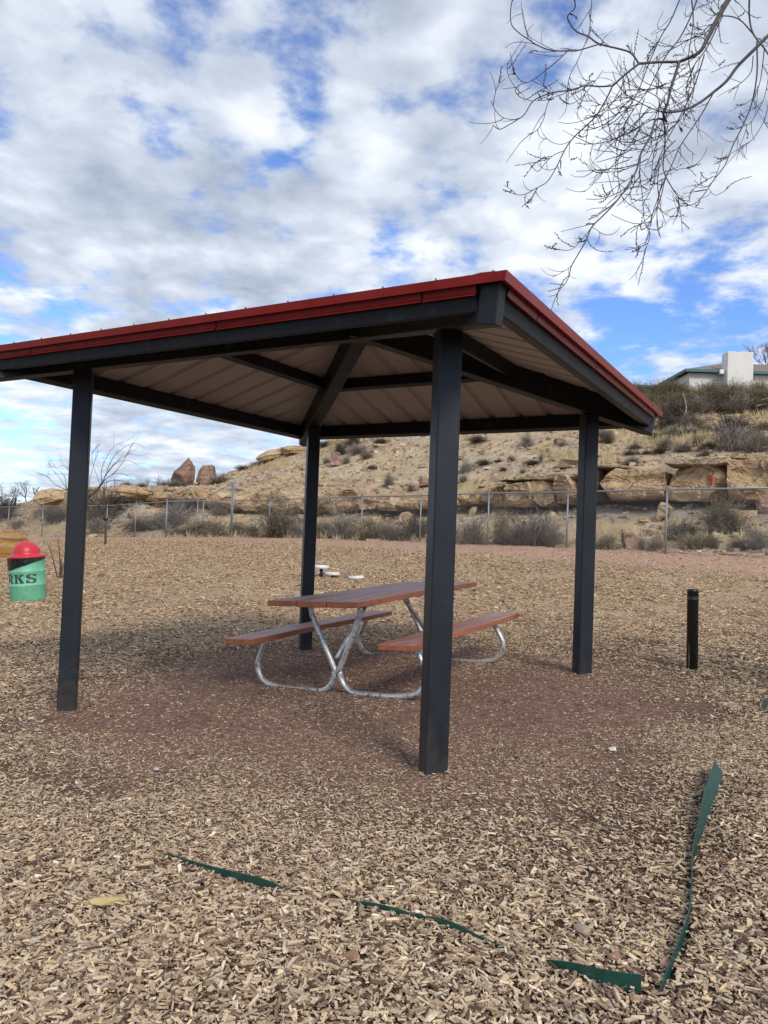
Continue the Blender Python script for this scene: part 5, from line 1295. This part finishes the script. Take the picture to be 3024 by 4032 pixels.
# ------------------------------------------------------------------ wood chips
def chips(n, y0, y1, seed, size, flat, thick, dmin=0.0):
    r = np.random.default_rng(seed)
    m_ = int(n * 1.0)
    # sample by area inside a fan a little wider than the view
    y = np.sqrt(r.uniform(y0 ** 2, y1 ** 2, m_)); x = r.uniform(-1, 1, m_) * (y * .60 + .5)
    d = np.hypot(x - SC[0] - .25, y - SC[1] + .1) + 1.15 * fbm(np.stack([x * .9, y * .9, 0 * x + 2], 1), 3)
    dens = .42 + .58 * sstep(1.7, 3.6, d)
    dens *= np.clip(.95 + 1.5 * fbm(np.stack([x * 1.4 + 4, y * 1.4, 0 * x], 1), 3), .3, 1)
    dens = np.maximum(dens * (1 - .55 * np.exp(-((x - 1.0) ** 2 + (y - 3.2) ** 2) / .6)), .25); dens = np.where(y < 2.6, np.maximum(dens, .85), dens)
    lf = np.maximum(.7416 * x + .6709 * y - 19.40, .5 * x + .866 * y - 27.2) + .8 * fbm(np.stack([x * 1.2, y * 1.2, 0 * x], 1), 3)
    dens *= 1 - .93 * sstep(-4.3, -2.6, lf)
    keep = r.random(m_) < dens
    for E_ in EDG[:2]:     # no chips right over the metal itself
        near_ = np.where((x > E_[:, 0].min() - .05) & (x < E_[:, 0].max() + .05) & (y > E_[:, 1].min() - .05) & (y < E_[:, 1].max() + .05))[0]
        if len(near_):
            f_ = np.linspace(0, len(E_) - 1, 240); ex_, ey_ = np.interp(f_, range(len(E_)), E_[:, 0]), np.interp(f_, range(len(E_)), E_[:, 1])
            dd_ = np.hypot(x[near_][:, None] - ex_, y[near_][:, None] - ey_).min(1); keep[near_[dd_ < .006]] = False
    x, y, dens = x[keep], y[keep], dens[keep]; m_ = len(x)
    poor = sstep(1.4, 3.6, np.hypot(x - SC[0] - .25, y - SC[1] + .1))
    sc = (.55 + .45 * poor) * (1.0 + .22 * sstep(4.5, 2.2, y))
    L_ = size * np.minimum(np.exp(r.normal(0, .42, m_)), 2.3) * sc; W_ = L_ * r.uniform(.16, .42, m_); T_ = np.minimum(L_ * r.uniform(.07, .20, m_), .009) * thick
    a = r.uniform(0, math.pi * 2, m_)
    z = zt(x, y) + T_ * .5 + r.uniform(0, .014, m_) * (.2 + .8 * poor)
    tx = r.normal(0, flat, m_); ty = r.normal(0, flat * 1.3, m_)
    ex = np.stack([np.cos(a), np.sin(a), tx], 1); ex /= np.linalg.norm(ex, axis=1)[:, None]
    ey = np.stack([-np.sin(a), np.cos(a), ty], 1); ey -= ex * (ex * ey).sum(1)[:, None]; ey /= np.linalg.norm(ey, axis=1)[:, None]; ez = np.cross(ex, ey)
    # six-sided lozenge with split, tapering ends
    corner = np.array([(-1, -1, -1), (1, -1, -1), (1, 1, -1), (-1, 1, -1), (-1, -1, 1), (1, -1, 1), (1, 1, 1), (-1, 1, 1)], float)
    J = corner[None] * np.ones((m_, 1, 1))
    jx = r.uniform(-.28, .28, (m_, 4)); jy = r.uniform(.55, 1.1, (m_, 4))
    J[:, :4, 0] += jx; J[:, 4:, 0] += jx; J[:, :4, 1] *= jy; J[:, 4:, 1] *= jy; J[:, 4:, 2] *= r.uniform(.5, 1.2, (m_, 4))
    V = np.stack([x, y, z], 1)[:, None] + (J[..., :1] * (L_ / 2)[:, None, None]) * ex[:, None] + (J[..., 1:2] * (W_ / 2)[:, None, None]) * ey[:, None] + (J[..., 2:] * (T_ / 2)[:, None, None]) * ez[:, None]
    q = np.array([(4, 5, 6, 7), (0, 1, 5, 4), (1, 2, 6, 5), (2, 3, 7, 6), (3, 0, 4, 7)])
    Q = (q[None] + np.arange(m_)[:, None, None] * 8).reshape(-1, 4)
    return V.reshape(-1, 3), Q
_st = ((0, (.07, .042, .030)), (.13, (.155, .097, .067)), (.28, (.31, .215, .145)), (.48, (.45, .33, .22)), (.66, (.58, .445, .30)), (.82, (.54, .45, .34)), (.92, (.70, .52, .29)), (1, (.82, .69, .53)))
MT['chips'] = island_mat('wood_chip', _st, .85, .22, 160)
MT['chips_far'] = island_mat('warm_wood_chip', [(p_, (min(c_[0] * 1.12 + .02, .8), c_[1] * 1.05 + .01, c_[2] * .98)) for p_, c_ in _st], .85, .22, 90)  # warmer copy of the chip colours, used on the far field
V1, Q1 = chips(270000, 1.55, 5.2, 1, .0158, .24, 1.0)
V2, Q2 = chips(250000, 5.2, 10.5, 2, .0215, .22, 1.0)
V3, Q3 = chips(420000, 10.5, 36, 3, .035, .26, 1.0)
Q3 = Q3.reshape(-1, 5, 4)[:, [0, 1, 4]].reshape(-1, 4)
VV = np.concatenate([V1, V2, V3]); QQ = np.concatenate([Q1, Q2 + len(V1), Q3 + len(V1) + len(V2)])
wc = quads('wood_chips', VV, QQ, [MT['chips'], MT['chips_far']])
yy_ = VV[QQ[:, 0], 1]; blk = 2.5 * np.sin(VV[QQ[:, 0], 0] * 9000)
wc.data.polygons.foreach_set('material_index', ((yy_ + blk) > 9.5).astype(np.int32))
tag(wc, 'weathered wood chips covering the ground', 'wood chips', kind='stuff')

# ------------------------------------------------------------------ single small things among the chips
SM = [ # u v length(px) material label
 (425, 3566, 130, 'yel', 'thick pale yellow wood chunk in the foreground chips'), (135, 3706, 36, 'gry', 'smooth blue grey pebble at the lower left'), (820, 3247, 26, 'wht', 'white angular stone left of centre in the chips'),
 (617, 3034, 22, 'gry', 'small pale blue stone far left in the chips'), (2413, 2966, 34, 'wht', 'white stone right of the near shelter post'), (2290, 3682, 60, 'tan', 'smooth tan stone behind the long edging strip'),
 (2418, 3768, 50, 'brn', 'flat reddish brown stone near the end of the long edging strip'), (2617, 3790, 40, 'pnk', 'pink stone between the two edging strips'), (2327, 3424, 24, 'gry', 'grey pebble in the bare patch on the right'),
 (1382, 3787, 60, 'brn', 'rough brown bark piece low in the middle'), (1760, 3053, 22, 'pnk', 'small pink stone touching the near post foot'), (330, 3722, 125, 'stk', 'grey stick lying flat at the lower left'), (2560, 3950, 1, 'none', '')]
cm = {'yel': mat('yellow_wood', (.55, .42, .20), .8, var=.2, vscale=30), 'gry': mat('grey_pebble', (.42, .45, .48), .7, var=.15, vscale=20), 'wht': mat('white_pebble', (.68, .62, .52), .7, var=.15, vscale=20), 'tan': mat('tan_pebble', (.36, .28, .20), .8, var=.15, vscale=20), 'brn': mat('brown_stone', (.28, .16, .10), .85, var=.2, vscale=20), 'pnk': mat('pink_pebble', (.48, .28, .21), .8, var=.15, vscale=20), 'stk': mat('grey_stick', (.26, .22, .18), .85, var=.2, vscale=30)}
for i, (u, v, w, k_, lab) in enumerate(SM):
    if k_ == 'none': continue
    b = gnd(u, v); k = b[1] / F; z = float(zt(b[0], b[1])); l_ = w * k
    sz = (l_, l_ * .28, l_ * .22) if k_ == 'yel' else (l_, l_ * .13, l_ * .1) if k_ == 'stk' else (l_, l_ * .75, l_ * .5)
    o = rock('wood_chunk' if k_ == 'yel' else 'stick' if k_ == 'stk' else 'stone', (b[0], b[1], z + .004), sz, 500 + i, cm[k_], n=8, cuts=6, rz=.15 if k_ in ('yel', 'stk') else i, rough=.05, boxy=.5)
    tag(o, lab, 'wood' if k_ in ('yel', 'stk') else 'stone')
b = gnd(2330, 3230)
mb = MB(); limb(mb, [np.array(gnd(u, v)) - b + (0, 0, .02) for u, v in ((2280, 3200), (2330, 3230), (2372, 3262), (2440, 3278), (2470, 3290))], .005, .003, 6); o = mb.build('twig', MT['darkwood'], None, True); o.location = b; tag(o, 'thin curved brown twig lying in the bare patch on the right', 'twig')
b = gnd(2395, 3960)
mb = MB(); limb(mb, [np.array(gnd(u, v)) - b + (0, 0, .025) for u, v in ((2372, 3905), (2385, 3940), (2402, 3970), (2420, 4000))], .004, .003, 6); o = mb.build('twig', MT['darkwood'], None, True); o.location = b; tag(o, 'thin dark twig below the end of the long edging strip', 'twig')
# white scraps of litter by the fence
for i, (u, v, lab) in enumerate(((2754, 2178, 'white litter scrap left of two others behind the fence'), (2824, 2176, 'middle white litter scrap behind the fence'), (2981, 2176, 'long white litter scrap near the right edge of the photo'), (2428, 1718, 'white litter scrap on the slope right of the right rear post'), (1480, 1786, 'white litter scrap high on the slope beside a grey bush'))):
    p = hp(u, v - 4); k = p[1] / F; o = rock('litter_scrap', p + np.array([0, 0, .0]), ((26 if i == 2 else 13) * k, 8 * k, (6 if i != 3 else 12) * k), 700 + i, MT['scrap'], n=8, cuts=5, rough=.08); tag(o, lab, 'litter')

# ------------------------------------------------------------------ light and sky
SUN_AZ = math.atan2(.43, -.90)   # direction towards the sun, measured from +Y clockwise (x = sin, y = cos)
SUN_EL = R(38)
sd_ = np.array([math.sin(SUN_AZ) * math.cos(SUN_EL), math.cos(SUN_AZ) * math.cos(SUN_EL), math.sin(SUN_EL)])
sl = bpy.data.lights.new('sun', 'SUN'); sl.energy = 1.6; sl.angle = R(18); sl.color = (1, .93, .82)
so = bpy.data.objects.new('sun', sl); COL.objects.link(so); so.rotation_euler = Vector(-sd_).to_track_quat('-Z', 'Y').to_euler()

w = bpy.data.worlds.new('World'); scene.world = w; w.use_nodes = True; N = w.node_tree.nodes; L = w.node_tree.links
bg = N['Background']; bg.inputs['Strength'].default_value = .1
sky = N.new('ShaderNodeTexSky'); sky.sky_type = 'NISHITA'; sky.sun_disc = False; sky.sun_elevation = SUN_EL; sky.sun_rotation = SUN_AZ; sky.air_density = 1.0; sky.dust_density = .3; sky.ozone_density = 2.5; sky.altitude = 1800
tc = N.new('ShaderNodeTexCoord'); nv = N.new('ShaderNodeVectorMath'); nv.operation = 'NORMALIZE'; L.new(tc.outputs['Generated'], nv.inputs[0]); DIR = nv.outputs[0]
def M2(op, a, b_=None, c=None, clamp=False):
    x = N.new('ShaderNodeMath'); x.operation = op; x.use_clamp = clamp
    for i, q in enumerate((a, b_, c)):
        if q is None: continue
        if isinstance(q, (int, float)): x.inputs[i].default_value = q
        else: L.new(q, x.inputs[i])
    return x.outputs[0]
def MR(v, a, b_, lo=0, hi=1, sm=True):
    x = N.new('ShaderNodeMapRange'); x.interpolation_type = 'SMOOTHSTEP' if sm else 'LINEAR'; L.new(v, x.inputs['Value'])
    for k, q in (('From Min', a), ('From Max', b_), ('To Min', lo), ('To Max', hi)): x.inputs[k].default_value = q
    return x.outputs[0]
sp = N.new('ShaderNodeSeparateXYZ'); L.new(DIR, sp.inputs[0])
den = M2('ADD', M2('MAXIMUM', sp.outputs[2], 0.0), .16)
cmb = N.new('ShaderNodeCombineXYZ'); L.new(M2('DIVIDE', sp.outputs[0], den), cmb.inputs[0]); L.new(M2('DIVIDE', sp.outputs[1], den), cmb.inputs[1]); cmb.inputs[2].default_value = 3.7
def WN(sc, det, ro, dist=0, off=(0, 0, 0), st=(1, 1, 1)):
    mp = N.new('ShaderNodeMapping'); mp.inputs['Location'].default_value = off; mp.inputs['Scale'].default_value = st; L.new(cmb.outputs[0], mp.inputs['Vector'])
    n = N.new('ShaderNodeTexNoise'); n.inputs['Scale'].default_value = sc; n.inputs['Detail'].default_value = det; n.inputs['Roughness'].default_value = ro; n.inputs['Distortion'].default_value = dist
    L.new(mp.outputs[0], n.inputs['Vector']); return n.outputs['Fac']
n1 = WN(4.6, 12, .56, .15, (1.3, .4, 0)); n1b = WN(4.6, 6, .52, .15, (1.3 - .24, .4 + .30, 0)); n1c = WN(4.6, 6, .52, .15, (1.3, .4, 0)); n2 = WN(9, 8, .6, .2, (5, 2, 0)); n3 = WN(1.1, 3, .5, 0, (2, 7, 0)); n4 = WN(6.0, 8, .55, .3, (9, 4, 0))
n5 = WN(22, 6, .62, .3, (3, 8, 0))
dens = M2('ADD', M2('ADD', M2('MULTIPLY', n1, .66), M2('MULTIPLY', n2, .27)), M2('MULTIPLY', n5, .07))
def hole(u, v, rpx, amt):
    d = ray(u, v); d = d / np.linalg.norm(d); dp = N.new('ShaderNodeVectorMath'); dp.operation = 'DOT_PRODUCT'; L.new(DIR, dp.inputs[0]); dp.inputs[1].default_value = tuple(d)
    a = rpx / F; return MR(dp.outputs['Value'], math.cos(a), 1.0, 0, amt)
HOLES = [(740, 50, 190, .07), (1215, 340, 180, .06), (1500, 480, 160, .08), (560, 520, 200, .05), (1060, 670, 100, .06), (230, 40, 200, .03), (2550, 1150, 300, .08), (2180, 1080, 240, .06), (2830, 1290, 260, .08), (2400, 1350, 260, .09), (380, 1200, 190, .09), (820, 1215, 150, .06), (60, 1130, 200, .04), (1560, 1020, 180, .05), (1490, 940, 110, .05), (80, 1735, 200, .08), (2250, 100, 240, .05), (150, 380, 160, .03),
         (420, 740, 380, -.06), (1500, 700, 420, -.06), (1500, 120, 320, -.08), (2300, 800, 560, -.08), (400, 1000, 420, -.07), (100, 250, 260, -.05), (1000, 1000, 400, -.06), (800, 350, 260, -.05), (2700, 300, 500, -.06), (600, 1750, 600, -.06)]
for h_ in HOLES:
    v_ = hole(h_[0], h_[1], h_[2], abs(h_[3])); dens = M2('SUBTRACT' if h_[3] > 0 else 'ADD', dens, v_)
cover = MR(dens, .365, .535, 0, .97)
shade = M2('ADD', M2('ADD', M2('ADD', M2('MULTIPLY', n3, .45), M2('MULTIPLY', n4, .35)), M2('MULTIPLY', n2, .20)), M2('MULTIPLY', M2('SUBTRACT', n1c, n1b), .60))
thick = MR(dens, .46, .66, 0, 1)
cr = N.new('ShaderNodeValToRGB'); e = cr.color_ramp.elements; e.new(.5)
CW = 10.0
for q, (p_, c_) in zip(e, ((.28, (.24, .28, .35)), (.50, (.43, .475, .55)), (.66, (.65, .68, .72)))): q.position = p_; q.color = (*c_, 1)
L.new(M2('ADD', shade, M2('MULTIPLY', M2('SUBTRACT', .5, thick), .06)), cr.inputs['Fac'])
cs = N.new('ShaderNodeVectorMath'); cs.operation = 'SCALE'; L.new(cr.outputs['Color'], cs.inputs[0]); cs.inputs['Scale'].default_value = CW
tint = N.new('ShaderNodeMix'); tint.data_type = 'RGBA'; tint.blend_type = 'MULTIPLY'; tint.inputs[0].default_value = 1; L.new(sky.outputs[0], tint.inputs[6]); tint.inputs[7].default_value = (.95, 1.15, 1.5, 1)
mx = N.new('ShaderNodeMix'); mx.data_type = 'RGBA'; L.new(cover, mx.inputs[0]); L.new(tint.outputs[2], mx.inputs[6]); L.new(cs.outputs[0], mx.inputs[7])
L.new(mx.outputs[2], bg.inputs['Color'])
scene.view_settings.view_transform = 'Standard'; scene.view_settings.look = 'None'; scene.view_settings.exposure = .64; scene.view_settings.gamma = 1
scene.cycles.max_bounces = 6; scene.cycles.use_denoising = True
